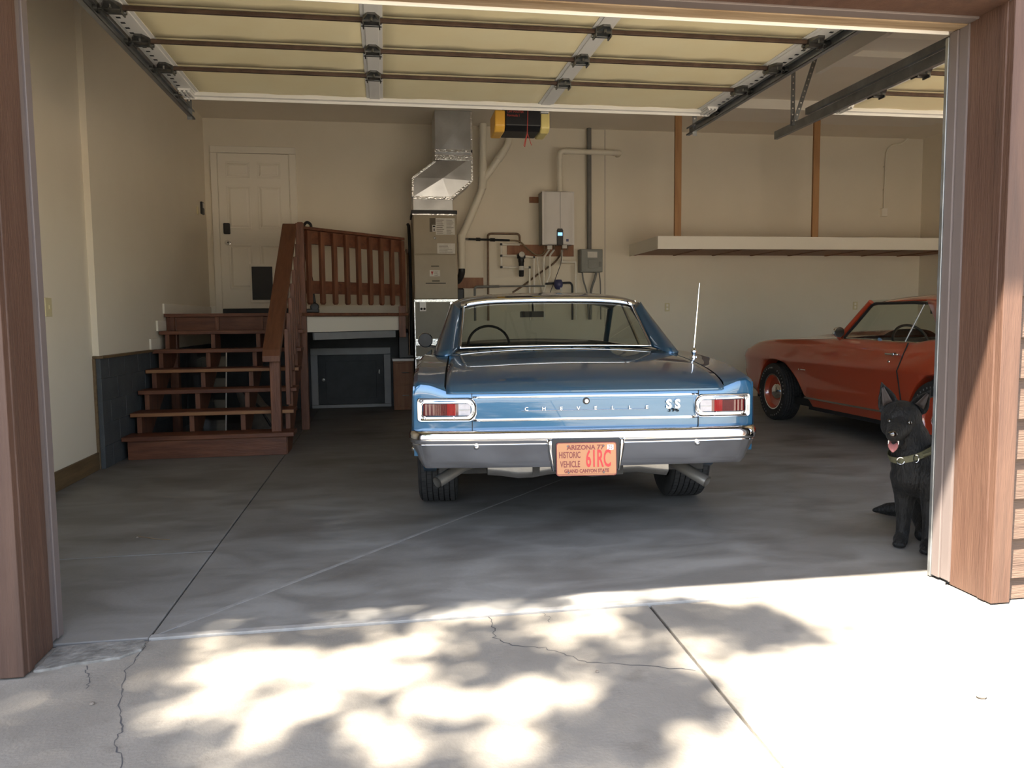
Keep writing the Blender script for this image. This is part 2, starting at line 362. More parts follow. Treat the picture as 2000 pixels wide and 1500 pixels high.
def crack(pts, w, parent, seed):
    r = random.Random(seed); P = []
    for i in range(len(pts)-1):
        for k in range(5):
            t = k/5; P.append((pts[i][0]*(1-t)+pts[i+1][0]*t+r.uniform(-.008, .008), pts[i][1]*(1-t)+pts[i+1][1]*t+r.uniform(-.008, .008)))
    P.append(pts[-1]); a = []; b = []
    for i, p in enumerate(P):
        q = P[min(i+1, len(P)-1)]; o = P[max(i-1, 0)]; d = Vector((q[0]-o[0], q[1]-o[1])).normalized(); ww = w*r.uniform(0.3, 1.0)/2
        a.append((p[0]-d.y*ww, p[1]+d.x*ww, -0.0052)); b.append((p[0]+d.y*ww, p[1]-d.x*ww, -0.0052))
    MB().grid([a, b]).build('crack', MT['joint'], parent)
crack([(0.40, 3.12), (0.40, 3.0), (0.39, 2.91), (0.45, 2.83), (0.56, 2.78), (0.63, 2.70), (0.69, 2.63), (0.83, 2.59), (1.04, 2.50)], 0.006, dr, 1)
crack([(-0.93, 3.12), (-0.93, 2.99), (-0.93, 2.87), (-0.90, 2.73), (-0.88, 2.61), (-0.84, 2.51), (-0.81, 2.42), (-0.82, 2.37), (-0.76, 2.27), (-0.74, 2.1), (-0.8, 1.7)], 0.006, dr, 2)
crack([(-1.08, 2.93), (-1.06, 2.86), (-1.03, 2.80), (-1.02, 2.74)], 0.005, dr, 3)
crack([(0.62, 3.12), (0.64, 3.07), (0.63, 3.02)], 0.004, dr, 5)
# broken mortar patch in front of the left jamb
m = MB(); r = random.Random(4); top = []; n = 26
pat = [(-1.25, 3.12), (-0.94, 3.125), (-0.93, 3.03), (-0.99, 2.965), (-1.12, 2.945), (-1.25, 2.90)]
P = []
for i in range(len(pat)):
    a, b = pat[i], pat[(i+1) % len(pat)]
    for k in range(6): P.append((a[0]+(b[0]-a[0])*k/6+r.uniform(-.006, .006), a[1]+(b[1]-a[1])*k/6+r.uniform(-.006, .006)))
m.prism(P, 'z', -0.02, 0.003); m.build('mortar_patch', MT['patch'], dr, bev=0.004)
MB().box(JX, 2.5, 3.128, 3.165, -0.02, 0.0035).build('threshold_lip', MT['jointl'], fl, bev=0.003)
crack([(-1.9, 5.25), (-1.62, 5.30), (-1.3, 5.55), (-1.05, 5.68)], 0.007, fl, 9)
yd = tag(box('ground', MT['yard'], -60, 70, -80, 12, -0.4, -0.13), 'tan gravel yard around the driveway', 'ground', kind='structure')

# ---- walls
wl = tag(box('wall_left', MT['wall'], -2.60, -2.395, 3.10, 6.96, 0, ZC), 'beige textured drywall left wall of the garage', 'wall', kind='structure')
MB().box(-2.60, XL, 6.96, YB, 0.93, ZC).build('upper_wall', MT['wall'], wl)
nb = 0
for row in range(5):
    z0 = row*0.19; z1 = min(0.925, z0+0.186)
    off = 0 if row % 2 else -0.2
    y = 6.965+off
    while y < YB:
        a = max(y, 6.962); b = min(y+0.396, YB)
        if b-a > 0.03: MB().box(-2.60, -2.338, a, b, z0, z1).build('block', MT['block'], wl, bev=0.004)
        y += 0.4
MB().box(-2.59, -2.343, 6.966, YB, 0, 0.92).build('mortar', MT['block'], wl)
tag(MB().box(-2.40, -2.31, 6.945, 8.52, 0.925, 0.948).build('trim_1', MT['baseb'], None, 0.003), 'thin brown wood cap strip on the grey block stem wall', 'trim', kind='structure')
tag(MB().box(-2.394, -2.372, 6.935, 6.961, 0.0, 0.924).build('trim_2', MT['baseb'], None, 0.003), 'narrow upright wood strip at the stem wall end', 'trim', kind='structure')
tag(MB().box(-2.395, -2.375, 3.22, 6.94, 0.0, 0.145).build('baseboard_left', MT['baseb'], None, 0.004), 'dark stained wood baseboard along the left wall', 'baseboard', kind='structure')
wb = tag(box('wall_back', MT['wall'], -2.60, 8.5, YB, 11.4, 0, ZC), 'beige drywall back wall of the garage', 'wall', kind='structure')
MB().box(XL, 0.34, 11.22, YB, 0, 1.09).build('stem_wall', MT['dark'], wb, bev=0.004)
MB().box(3.21, 3.216, 11.246, YB+.001, 1.1, ZC).build('drywall_seam', MT['conduit'], wb)
wr = tag(box('wall_right', MT['wall'], XR, 8.5, 3.0, YB, 0, ZC), 'beige drywall right wall of the garage', 'wall', kind='structure')
ce = tag(box('ceiling', MT['ceil'], -2.60, 8.5, 3.0, 11.4, ZC, 4.02), 'beige drywall garage ceiling', 'ceiling', kind='structure')
# stepped soffit panels between the two doors
for k, (y0, y1, dz, x0, x1) in enumerate([(7.10, 7.46, 0.06, 4.55, 7.6), (7.46, 7.80, 0.12, 4.55, 7.6), (9.45, 9.85, 0.12, 4.35, 7.6), (9.85, 10.12, 0.08, 4.35, 7.6), (10.12, 10.4, 0.04, 4.35, 7.6)]):
    MB().box(x0, x1, y0+0.003, y1, ZC-dz, ZC+0.01).build('soffit_step', MT['fluor'], ce, bev=0.002)
MB().box(4.50, 4.56, 6.3, 7.8, ZC-0.20, ZC+0.01).build('soffit_edge', MT['fluor'], ce, bev=0.002)
# ---- front wall with two door openings, header and siding
OL, OR, OH = -1.265, 2.504, 2.49
wf = tag(box('wall_front', MT['siding'], -2.60, OL-0.02, 2.93, 3.11, 0, ZC+0.05), 'reddish brown lap siding front wall between the garage doors', 'wall', kind='structure')
MB().box(OR+0.02, 3.22, 2.93, 3.11, 0, OH).build('pier', MT['siding'], wf)
MB().box(OL-0.02, 7.06, 2.93, 3.11, OH+0.02, ZC+0.05).build('header', MT['siding'], wf)
MB().box(7.06, 8.5, 2.93, 3.11, 0, ZC+0.05).build('pier', MT['siding'], wf)
MB().box(-9.0, -2.60, 2.95, 3.11, 0, ZC+0.05).build('pier', MT['siding'], wf)
r = random.Random(11); z = 0.0; k = 0
while z < OH-0.05:
    h = 0.172 if k else 0.09
    m = MB(); t = 0.023+r.uniform(-.002, .002)
    x1 = 3.20
    zt_ = min(z+h+0.03, OH+0.03); poly = [(2.929, z), (2.929-t-0.010, z), (2.929-0.006, zt_), (2.929, zt_)]
    m.prism(poly, 'x', 2.585, x1); m.build('siding_board', MT['siding'], wf, bev=0.0015)
    z += h; k += 1
z = OH+0.03; k = 0
while z < 3.95:
    t = 0.023+r.uniform(-.002, .002); zt_ = min(z+0.202, 3.99)
    MB().prism([(2.929, z), (2.929-t-0.010, z), (2.929-0.006, zt_), (2.929, zt_)], 'x', -2.6, 8.5).build('siding_board', MT['siding'], wf, bev=0.0015)
    z += 0.172
# right jamb of the near opening: casing, corner moulding, return board, stop
def jamb(name, label, s, x, cut):
    t = tag(MB().box(x, x+s*0.045, 2.935, 3.112, 0.0, OH+0.02).build(name, MT['brown'], None, 0.002), label, 'trim', kind='structure')
    MB().box(x-s*0.004, x+s*0.085, 2.858, 2.928, 0.0, OH-.021).build('casing', MT['brown'], t, 0.003)
    MB().box(x-s*0.008, x+s*0.004, 2.893, 2.935, 0.0, OH+0.05).build('corner_moulding', MT['brown'], t, 0.004)
    q = 0.0 if s > 0 else -0.014
    MB().box(x-s*(0.006+q), x+s*0.04, 3.112, 3.165, 0.012, OH-.03).build('door_stop', MT['mauve'], t, 0.004)
    MB().box(x-s*(0.014+q), x+s*0.04, 3.165, 3.215, 0.012, OH-.034).build('stop_flange', MT['mauve'], t, 0.003)
    MB().box(x-s*(0.008+q), x+s*0.02, 3.106, 3.112, 0.012, OH-.03).build('stop_lip', MT['mauve'], t, 0.001)
    if s > 0: MB().box(x-s*(0.019+q), x+s*0.03, 3.215, 3.235, 0.004, OH-.05).build('edge_seal', MT['galv'], t, 0.002)
    return t
jamb('trim_3', 'brown stained right jamb with mauve door stop, half in sun', 1, OR, 0)
jamb('trim_4', 'brown stained left jamb with mauve door stop, in shade', -1, OL, 0)
t5 = tag(MB().box(OL, OR, 2.86, 3.055, OH-0.02, OH+0.028).build('trim_5', MT['brown'], None, 0.003), 'brown header board spanning the open garage doorway', 'trim', kind='structure')
MB().box(OL, OR, 3.055, 3.118, OH-0.028, OH+0.02).build('door_stop', MT['mauve'], t5, 0.003)
MB().box(OL, OR, 3.118, 3.20, OH-0.032, OH+0.10).build('header_board', MT['lumber'], t5, 0.003)
MB().box(OL+.03, OR-.03, 3.20, 3.206, OH-0.045, OH+0.05).build('weather_strip', MT['alu'], t5, 0.001)
tag(MB().box(3.22, 3.30, 2.86, 3.2, 0, OH).build('trim_6', MT['brown'], None, 0.003), 'brown jamb board of the second garage doorway', 'trim', kind='structure')
ro = tag(box('roof', MT['shell'], -9.4, 9.6, 1.985, 11.8, 3.995, 4.14), 'garage roof deck with brown overhanging eave', 'roof', kind='structure')

# ---- doors in the back wall
d1 = tag(MB().box(-2.165, -1.245, 11.20, YB+.02, 1.40, 3.475).build('door_1', MT['white'], None, 0.003), 'cream six-panel house door with pet flap', 'door', kind='structure')
def raised(parent, mat, x0, x1, z0, z1, y, name='door_panel'):
    m = MB(); k_ = 0.022
    m.box(x0, x1, y-0.011, y, z0, z0+k_); m.box(x0, x1, y-0.011, y, z1-k_, z1); m.box(x0, x0+k_, y-0.0108, y, z0+k_, z1-k_); m.box(x1-k_, x1, y-0.0108, y, z0+k_, z1-k_)
    m.build('panel_moulding', mat, parent, 0.004)
    m = MB(); g = 0.023
    a = [(x0+g, z0+g), (x1-g, z0+g), (x1-g, z1-g), (x0+g, z1-g)]; g2 = 0.05
    b = [(x0+g2, z0+g2), (x1-g2, z0+g2), (x1-g2, z1-g2), (x0+g2, z1-g2)]
    v = [(p[0], y-0.0005, p[1]) for p in a]+[(p[0], y-0.014, p[1]) for p in b]
    m.add(v, [(4, 5, 6, 7)]+[(i, (i+1) % 4, (i+1) % 4+4, i+4) for i in range(4)]); m.build(name, mat, parent)
for (z0, z1) in ((3.155, 3.365), (2.47, 3.05), (1.66, 2.26)):
    for (x0, x1) in ((-2.06, -1.755), (-1.655, -1.35)): raised(d1, MT['white'], x0, x1, z0, z1, 11.20)
for a in ((-2.262, -2.175, 1.33, 3.484), (-1.235, -1.148, 1.33, 3.484), (-2.262, -1.148, 3.485, 3.575)):
    MB().box(a[0], a[1], 11.215, YB+.01, a[2], a[3]).build('door_casing', MT['white'], d1, 0.006)
for a in ((-2.185, -2.166), (-1.244, -1.225)):
    MB().box(a[0], a[1], 11.225, YB+.01, 1.36, 3.49).build('door_jamb', MT['white'], d1, 0.002)
MB().box(-2.17, -1.24, 11.20, 11.24, 1.315, 1.397).build('door_sill', MT['black'], d1, 0.004)
MB().box(-1.80, -1.475, 11.18, 11.205, 1.475, 2.0).build('pet_door_frame', MT['white'], d1, 0.004)
MB().box(-1.772, -1.50, 11.172, 11.182, 1.515, 1.965).build('pet_door_flap', MT['black'], d1, 0.003)
MB().box(-2.115, -2.03, 11.155, 11.20, 2.40, 2.545).build('keypad_lock', MT['black'], d1, 0.012)
kb = MB(); kb.lathe([(0.0, 0.07), (0.022, 0.068), (0.033, 0.05), (0.030, 0.03), (0.014, 0.02), (0.014, 0.008), (0.035, 0.006), (0.036, 0.0)], Matrix.Translation((-2.07, 11.20, 2.285)) @ Matrix.Rotation(math.pi/2, 4, 'X')); kb.build('door_knob', MT['chrome'], d1, smooth=40)
d2 = tag(MB().box(-0.93, -0.03, 11.19, 11.22, 0.05, 0.735).build('door_2', MT['dark'], None, 0.003), 'small charcoal access hatch door under the landing', 'door', kind='structure')
MB().box(-0.83, -0.13, 11.183, 11.195, 0.13, 0.655).build('door_panel', MT['dark'], d2, 0.006)
for a in ((-1.03, -0.935, 0.046, 0.744), (-0.025, 0.07, 0.046, 0.744), (-1.03, 0.07, 0.745, 0.84), (-1.03, 0.07, 0.0, 0.045)):
    MB().box(a[0], a[1], 11.185, 11.222, a[2], a[3]).build('hatch_casing', MT['grtrim'], d2, 0.006)
MB().lathe([(0.0, 0.03), (0.02, 0.028), (0.028, 0.015), (0.03, 0.0)], Matrix.Translation((-0.86, 11.19, 0.40)) @ Matrix.Rotation(math.pi/2, 4, 'X')).build('latch_knob', MT['hinge'], d2, smooth=40)
MB().box(-0.10, -0.085, 11.18, 11.19, 0.47, 0.53).build('hinge_tab', MT['hinge'], d2, 0.002)

# ================================================================== OVERHEAD GARAGE DOORS
def hinge_mb(x, y, z, s=1.0):
    m = MB(); w = 0.042*s
    v = [(x-w, y-0.035, z), (x+w, y-0.035, z), (x+w*0.45, y-0.085, z), (x-w*0.45, y-0.085, z),
         (x-w, y-0.035, z-0.022), (x+w, y-0.035, z-0.022), (x+w*0.45, y-0.085, z-0.012), (x-w*0.45, y-0.085, z-0.012)]
    m.add(v, [(0, 1, 2, 3), (7, 6, 5, 4), (0, 4, 5, 1), (1, 5, 6, 2), (2, 6, 7, 3), (3, 7, 4, 0)])
    m.box(x-w, x+w, y-0.035, y+0.03, z-0.03, z)
    m.cyl((x-w-0.012, y+0.03, z-0.024), (x+w+0.012, y+0.03, z-0.024), 0.011, 8)
    m.box(x-w-0.004, x-w+0.003, y-0.03, y+0.04, z-0.045, z); m.box(x+w-0.003, x+w+0.004, y-0.03, y+0.04, z-0.045, z)
    m.cyl((x, y-0.055, z-0.035), (x, y-0.055, z), 0.008, 6)
    return m
def overhead(label, x0, x1, stiles, rods, yend, zp, ystart):
    t = thing('garage_door', label, 'garage door', ((x0+x1)/2, (ystart+yend)/2, zp), group='open overhead garage doors')
    edges = [ystart]+rods+[yend]
    secs = [(edges[i], edges[i+1]) for i in range(len(edges)-1)]
    for (a, b) in secs:
        for i in range(len(stiles)-1):
            xa = stiles[i][1]-0.01; xb = stiles[i+1][0]+0.01
            rows = []; n = 10
            for q in range(7):
                yy = a+0.001+(b-a-0.002)*q/6
                rows.append([(xa+(xb-xa)*p/n, yy, zp+0.010+0.006*math.sin(p*1.7+q)*math.sin(q*0.9)*(0 < p < n)*(0 < q < 6)) for p in range(n+1)])
            MB().grid(rows, True).build('panel', MT['panel'], t, smooth=60, solid=0.004)
        for (xa, xb) in stiles:
            MB().box(xa, xb, a+0.002, b-0.002, zp-0.006, zp+0.03).build('stile', MT['alu'], t, 0.002)
            MB().box(xa-0.022, xb+0.022, a+0.002, b-0.002, zp+0.001, zp+0.008).build('stile_flange', MT['alu'], t, 0.001)
    for yr in rods:
        MB().box(x0+0.07, x1-0.07, yr-0.011, yr+0.011, zp-0.028, zp-0.006).build('strut_rod', MT['rust'], t, 0.003)
        for i, (xa, xb) in enumerate(stiles):
            xc = (xa+xb)/2
            hinge_mb(xc, yr, zp-0.006, 1.0).build('hinge', MT['hinge'], t)
    m = MB(); m.box(x0, x1, yend-0.045, yend, zp-0.02, zp+0.03); m.box(x0, x1, yend-0.005, yend+0.002, zp-0.038, zp+0.035); m.build('bottom_rail', MT['alu'], t, 0.003)
    for (s, xe_) in ((1, x0), (-1, x1)):
        # edge perforations, end brackets and rollers
        m = MB(); y = ystart+0.1
        while y < yend-0.1:
            if min(abs(y-q) for q in rods) > 0.07: m.box(xe_+s*0.008, xe_+s*0.030, y, y+0.020, zp-0.0075, zp-0.005)
            y += 0.075
        m.build('edge_slots', MT['blackm'], t)['kind'] = 'stuff'
        m = MB(); m.box(xe_, xe_+s*0.085, yend-0.17, yend-0.005, zp-0.022, zp-0.006)
        for k in range(3): m.box(xe_+s*(0.008+0.028*k), xe_+s*(0.022+0.028*k), yend-0.17, yend-0.005, zp-0.034, zp-0.02)
        m.build('bottom_bracket', MT['alu'], t, 0.003)
        for yr in rods+[yend-0.06]:
            m = MB(); m.cyl((xe_+s*0.05, yr, zp-0.025), (xe_-s*0.045, yr, zp-0.025), 0.006, 8); m.cyl((xe_-s*0.022, yr, zp-0.025), (xe_-s*0.046, yr, zp-0.025), 0.023, 14)
            m.build('roller', MT['hinge'], t)
    return t
RODS = [3.84, 4.34, 4.82, 5.30]
overhead('open yellow fibreglass garage door panel over the blue car', -1.355, 2.535, [(-1.355, -1.262), (-0.07, 0.003), (1.19, 1.262), (2.442, 2.535)], RODS, 5.93, 2.815, 3.42)
overhead('open yellow fibreglass garage door panel over the orange car', 3.40, 7.0, [(3.40, 3.49), (4.6, 4.67), (5.75, 5.82), (6.91, 7.0)], [3.74, 4.22, 4.70, 5.16], 5.66, 2.79, 3.40)
def track(label, x, s, yend, z, y0=3.62):
    # s: +1 when the channel opens towards +x
    t = thing('door_track', label, 'track', (x, (y0+yend)/2, z), group='garage door tracks')
    prof = [(0.0, 0.030), (0.0, -0.030)]
    m = MB()
    m.box(x-0.002, x+0.002, y0, yend, z-0.033, z+0.033)
    m.box(x, x+s*0.030, y0, yend, z-0.033, z-0.028); m.box(x, x+s*0.026, y0, yend, z+0.028, z+0.033)
    m.box(x+s*0.026, x+s*0.030, y0, yend, z-0.033, z-0.020); m.box(x+s*0.022, x+s*0.026, y0, yend, z+0.020, z+0.033)
    m.build('horizontal_rail', MT['galv'], t, 0.001)
    # curved and vertical part
    pts = []
    R = 0.36
    for k in range(9):
        a = math.radians(90*k/8); pts.append((y0-R*math.sin(a), z-R+R*math.cos(a)))
    pts.append((y0-R, 0.02))
    m = MB()
    for i in range(len(pts)-1):
        m.beam((x, pts[i][0], pts[i][1]), (x, pts[i+1][0], pts[i+1][1]), 0.004, 0.066, (0, -math.cos(0.8), math.sin(0.8)))
        m.beam((x+s*0.014, pts[i][0], pts[i][1]-0.03), (x+s*0.014, pts[i+1][0], pts[i+1][1]), 0.028, 0.004, (0, -0.7, 0.7))
    m.build('vertical_rail', MT['galv'], t)
    m = MB(); m.box(x-s*0.03, x, y0+0.1, yend-0.55, z+0.035, z+0.085); m.build('back_angle', MT['galv'], t, 0.001)
    return t
track('left galvanised track beside the left wall', -1.405, 1, 6.36, 2.775)
track('galvanised track at the right edge of the near garage door', 2.585, -1, 6.46, 2.785)
track('galvanised track nearest the jamb, carrying the far door', 3.335, 1, 6.42, 2.765)
def hanger(label, pts_list):
    t = thing('track_hanger', label, 'hanger bracket', pts_list[0][0], group='track hanger straps')
    for (a, b) in pts_list:
        A = Vector(a); B = Vector(b); d = (B-A).normalized()
        s_ = MB().beam(a, b, 0.036, 0.003, (0, -1, 0)).build('perforated_strap', MT['galv'], t)
        m = MB(); L = (B-A).length; k = 0.04
        while k < L:
            p = A+d*k; m.cyl(p+Vector((0, -0.004, 0)), p+Vector((0, 0.004, 0)), 0.0065, 6); k += 0.05
        o = m.build('strap_holes', MT['fluor'], s_); o['kind'] = 'stuff'
hanger('V-shaped perforated strap bracket hanging the far door track', [((3.325, 6.10, 2.77), (3.335, 6.12, 3.94)), ((3.325, 6.08, 2.77), (3.72, 6.10, 3.94))])
hanger('short perforated strap at the end of the near door track', [((2.575, 6.32, 2.72), (2.575, 6.35, 3.94))])
hanger('short perforated strap at the end of the left track', [((-1.395, 6.27, 2.72), (-1.395, 6.3, 3.94))])

# ---- opener
op = thing('garage_door_opener', 'black box garage door opener with orange and yellow lenses', 'door opener', (1.20, 6.6, 2.775))
yo = 6.62
m = MB(); m.prism([(yo, 2.835), (yo, 3.010), (yo+0.42, 3.010), (yo+0.42, 2.855), (yo+0.30, 2.80), (yo+0.06, 2.80)], 'x', 1.035, 1.335); m.build('housing', MT['black'], op, 0.008)
MB().prism([(yo+0.008, 2.830), (yo+0.008, 2.960), (yo+0.30, 2.960), (yo+0.30, 2.79), (yo+0.06, 2.79)], 'x', 0.945, 1.034).build('light_lens', MT['orange'], op, 0.012)['label'] = 'bright orange lens'
MB().prism([(yo+0.012, 2.820), (yo+0.012, 2.960), (yo+0.30, 2.960), (yo+0.30, 2.79), (yo+0.06, 2.79)], 'x', 1.336, 1.415).build('light_lens', MT['yellow'], op, 0.012)['label'] = 'pale yellow lens'
text('lettering', 'LIFT-MASTER', MT['redink'], op, face_y(1.12, yo-0.002, 2.945), 0.024, 1.0, local=False)
text('lettering', 'Formula I', MT['redink'], op, face_y(1.10, yo-0.002, 2.915), 0.028, 1.0, local=False)
m = MB()
for (a, b) in (((1.03, yo+0.05, 3.010), (1.0, yo+0.1, 3.94)), ((1.32, yo+0.05, 3.010), (1.34, yo+0.1, 3.94)), ((1.05, yo+0.05, 3.015), (1.2, yo+0.1, 3.94))): m.beam(a, b, 0.03, 0.004, (0, -1, 0))
m.box(1.0, 1.36, yo+0.04, yo+0.07, 3.010, 3.040); m.build('hanging_strap', MT['hinge'], op)
MB().box(1.205, 1.235, 3.25, yo+0.05, 3.020, 3.050).build('rail', MT['hinge'], op, 0.002)
m = MB(); m.beam((1.235, 5.94, 2.80), (1.30, 6.30, 2.875), 0.02, 0.02); m.beam((1.30, 6.30, 2.875), (1.22, 6.40, 3.025), 0.02, 0.02); m.build('door_arm', MT['black'], op, 0.003)
m = MB(); m.box(1.195, 1.26, 5.936, 5.965, 2.765, 2.84); m.cyl((1.19, 5.95, 2.80), (1.27, 5.95, 2.80), 0.012, 10); m.build('arm_bracket', MT['galv'], op, 0.003)
m = MB(); m.tube([(1.215, 6.55, 3.020), (1.205, 6.55, 2.755)], 0.0035, 6); m.tube([(1.205, 6.55, 2.760), (1.175, 6.55, 2.655), (1.183, 6.55, 2.645), (1.205, 6.55, 2.755)], 0.003, 6); m.tube([(1.205, 6.55, 2.760), (1.24, 6.55, 2.66)], 0.003, 6); m.build('release_cord', MT['redink'], op)

# ================================================================== STAIRS AND LANDING
st = thing('wooden_staircase', 'open-riser redwood stained staircase up to the house door', 'stairs', (-1.6, 8.1, 0))
RISE, RUN, Z1, Y1 = 0.1845, 0.266, 0.207, 7.33
zt = [Z1+RISE*i for i in range(7)]; yt = [Y1+RUN*i for i in range(7)]
for i in range(6):
    o = MB().box(-2.325, -0.865+(0.02 if i == 0 else 0), yt[i], yt[i]+0.285, zt[i]-0.038, zt[i]).build('tread', MT['red'], st, 0.004)
    if i in (1, 3):
        MB().box(-2.32, -0.87, yt[i]-0.003, yt[i]+0.004, zt[i]-0.034, zt[i]-0.006).build('worn_edge', MT['rede'], o, 0.001)['label'] = 'paler worn front edge'
def stringer(x0, x1):
    top = []
    for i in range(6):
        y0 = yt[i]+0.055; top += [(y0, (zt[i-1]-0.038) if i else 0.0), (y0, zt[i]-0.038)]
    top += [(yt[6]+0.02, zt[5]-0.038), (yt[6]+0.02, zt[6]-0.03), (yt[6]+0.06, zt[6]-0.03), (yt[6]+0.06, 0.85)]
    low = [(yt[0]+0.38, 0.0)]
    return MB().prism(top+low, 'x', x0, x1)
for x in (-2.26, -1.80, -1.34, -0.93): stringer(x-0.021, x+0.021).build('stringer', MT['redv'], st)
MB().box(-2.285, -0.915, 7.362, 7.385, 0.0, 0.165).build('kick_board', MT['red'], st, 0.003)
MB().box(-1.05, -0.96, 7.41, 7.50, zt[0]-.001, 0.97).build('newel_post', MT['redv'], st, 0.006)
sl = (2.262-0.975)/(9.06-7.36)
def railz(y): return 0.985+(y-7.36)*sl
m = MB(); x0, x1 = -1.095, -0.94; pr = [(7.30, railz(7.30)-0.03), (7.30, railz(7.30)-0.085), (7.36, railz(7.36)-0.095), (9.10, railz(9.10)-0.05), (9.10, railz(9.10)), (7.335, railz(7.335))]
m.prism(pr, 'x', x0, x1); m.build('handrail', MT['redy'], st, 0.006)
MB().beam((-0.985, 7.45, railz(7.45)-0.13), (-0.985, 9.05, railz(9.05)-0.13), 0.04, 0.10).build('handrail_support', MT['red'], st, 0.004)
for k in range(7):
    y = 7.68+0.20*k
    MB().box(-0.945, -0.905, y, y+0.04, railz(y)-0.80, railz(y)-0.08).build('baluster', MT['redv'], st, 0.004)

la = thing('wooden_landing', 'redwood stained landing deck with railing before the house door', 'landing', (-1.0, 10.1, 0))
deck = [(-2.335, 8.925), (-0.90, 8.925), (-0.86, 9.02), (0.30, 10.18), (0.30, 11.19), (-2.335, 11.19)]
ZD = 1.312
def clip_strip(poly, y0, y1):
    def cl(P, yv, keep):
        o = []
        for i in range(len(P)):
            a, b = P[i-1], P[i]; ia, ib = keep(a[1]), keep(b[1])
            if ia != ib:
                t = (yv-a[1])/(b[1]-a[1]); o.append((a[0]+(b[0]-a[0])*t, yv))
            if ib: o.append(b)
        return o
    P = cl(poly, y0, lambda y: y >= y0-1e-9)
    return cl(P, y1, lambda y: y <= y1+1e-9) if len(P) > 2 else []
y = 8.925
while y < 11.18:
    P = clip_strip(deck, y, min(y+0.138, 11.19))
    if len(P) > 2: MB().prism(P, 'z', ZD-0.035, ZD).build('deck_board', MT['red'], la, 0.002)
    y += 0.142
a0 = Vector((-0.90, 9.10, 0)); b0 = Vector((0.225, 10.25, 0)); e = (b0-a0).normalized(); nr = Vector((e.y, -e.x, 0))
def at(s, off, z): p = a0+e*s+nr*off; return (p.x, p.y, z)
LR = (b0-a0).length
def bar(s0, s1, off, w, z0, z1):
    return MB().beam(at(s0, off, (z0+z1)/2), at(s1, off, (z0+z1)/2), w, z1-z0)
MB().box(-2.33, -0.96, 8.985, 9.02, 1.10, 1.276).build('rim_joist', MT['red'], la, 0.003)
bar(0.02, LR, -0.05, 0.03, 1.092, 1.272).build('fascia', MT['white'], la, 0.003)
bar(0.22, LR-0.04, -0.10, 0.03, 1.0, 1.085).build('ledger_board', MT['grtrim'], la, 0.003)
bar(-0.06, LR+0.03, 0.0, 0.09, 2.238, 2.272).build('top_cap', MT['red'], la, 0.005)
bar(0.0, LR, 0.0, 0.036, 2.085, 2.236).build('upper_rail', MT['red'], la, 0.003)
bar(0.05, LR, 0.0, 0.036, 1.53, 1.675).build('lower_rail', MT['red'], la, 0.003)
for k in range(9):
    s = 0.065+k*(LR-0.09)/8.0
    m = MB(); p = Vector(at(s, 0.042, 0)); M4 = Matrix.Translation(p) @ Matrix.Rotation(math.atan2(e.y, e.x), 4, 'Z')
    w_ = 0.0275; v = []
    for (zz, q) in ((1.405, 0.6), (1.425, 1.0), (2.225, 1.0)):
        v += [(-w_*q, -0.022*q, zz), (w_*q, -0.022*q, zz), (w_*q, 0.022*q, zz), (-w_*q, 0.022*q, zz)]
    f = [(3, 2, 1, 0), (8, 9, 10, 11)]
    for i in range(2):
        for j in range(4): f.append((i*4+j, i*4+(j+1) % 4, i*4+4+(j+1) % 4, i*4+4+j))
    m.add(v, f, M4); m.build('baluster', MT['redv'], la, 0.003)
for (px, py, z0, z1) in ((-0.905, 9.06, 0.0, 2.30), (0.225, 10.25, 1.0, 1.40), (0.24, 10.42, 1.31, 2.12), (0.24, 11.12, 0.0, 1.275), (-2.27, 9.02, 0.0, 1.275)):
    MB().box(px-0.043, px+0.043, py-0.043, py+0.043, z0, z1).build('post', MT['redv'], la, 0.005)
MB().box(-0.93, -0.87, 9.02, 9.10, 2.25, 2.31).build('post_cap', MT['red'], la, 0.006)
# white stepped skirting on the left wall and at the landing
def skirt(n, label, *b): tag(MB().box(*b).build(n, MT['white'], None, 0.004), label, 'trim', kind='structure')
skirt('trim_7', 'short white skirting block above the fifth stair tread', XL, XL+.02, yt[4]-0.02, yt[5]+.04, zt[4], zt[4]+0.11)
skirt('trim_8', 'short white skirting block above the sixth stair tread', XL, XL+.02, yt[5]-0.02, yt[6]+.03, zt[5], zt[5]+0.11)
skirt('baseboard_landing_side', 'white baseboard at the landing along the left wall', XL, XL+.02, 8.91, 11.23, ZD+.001, ZD+0.11)
skirt('baseboard_landing_back', 'white baseboard behind the landing railing', -1.145, 0.33, 11.235, YB, ZD+.001, ZD+0.12)
skirt('baseboard_landing_corner', 'short white baseboard left of the house door', XL, -2.265, 11.235, YB, ZD+.001, ZD+0.12)
# black stick standing on the landing
sk = thing('black_pole', 'black hook-handled pole standing behind the landing railing', 'pole', (-0.810, 9.42, ZD))
m = MB(); m.tube(bend([(-0.790, 9.44, ZD+0.03), (-0.815, 9.42, 1.55), (-0.880, 9.33, 2.0), (-0.890, 9.30, 2.30), (-0.850, 9.28, 2.345), (-0.805, 9.27, 2.32), (-0.800, 9.27, 2.27)], 0.05), 0.016, 10); m.build('shaft', MT['black'], sk, smooth=50)
m = MB(); m.box(-0.90, -0.750, 9.36, 9.46, ZD, ZD+0.05); m.cyl((-0.800, 9.36, ZD+0.07), (-0.800, 9.46, ZD+0.07), 0.05, 14); m.build('foot', MT['black'], sk, 0.012)
m = MB(); m.tube([(-0.820, 9.41, 1.60), (-0.850, 9.37, 1.78)], 0.03, 10); m.build('grip', MT['rubber'], sk, smooth=50)
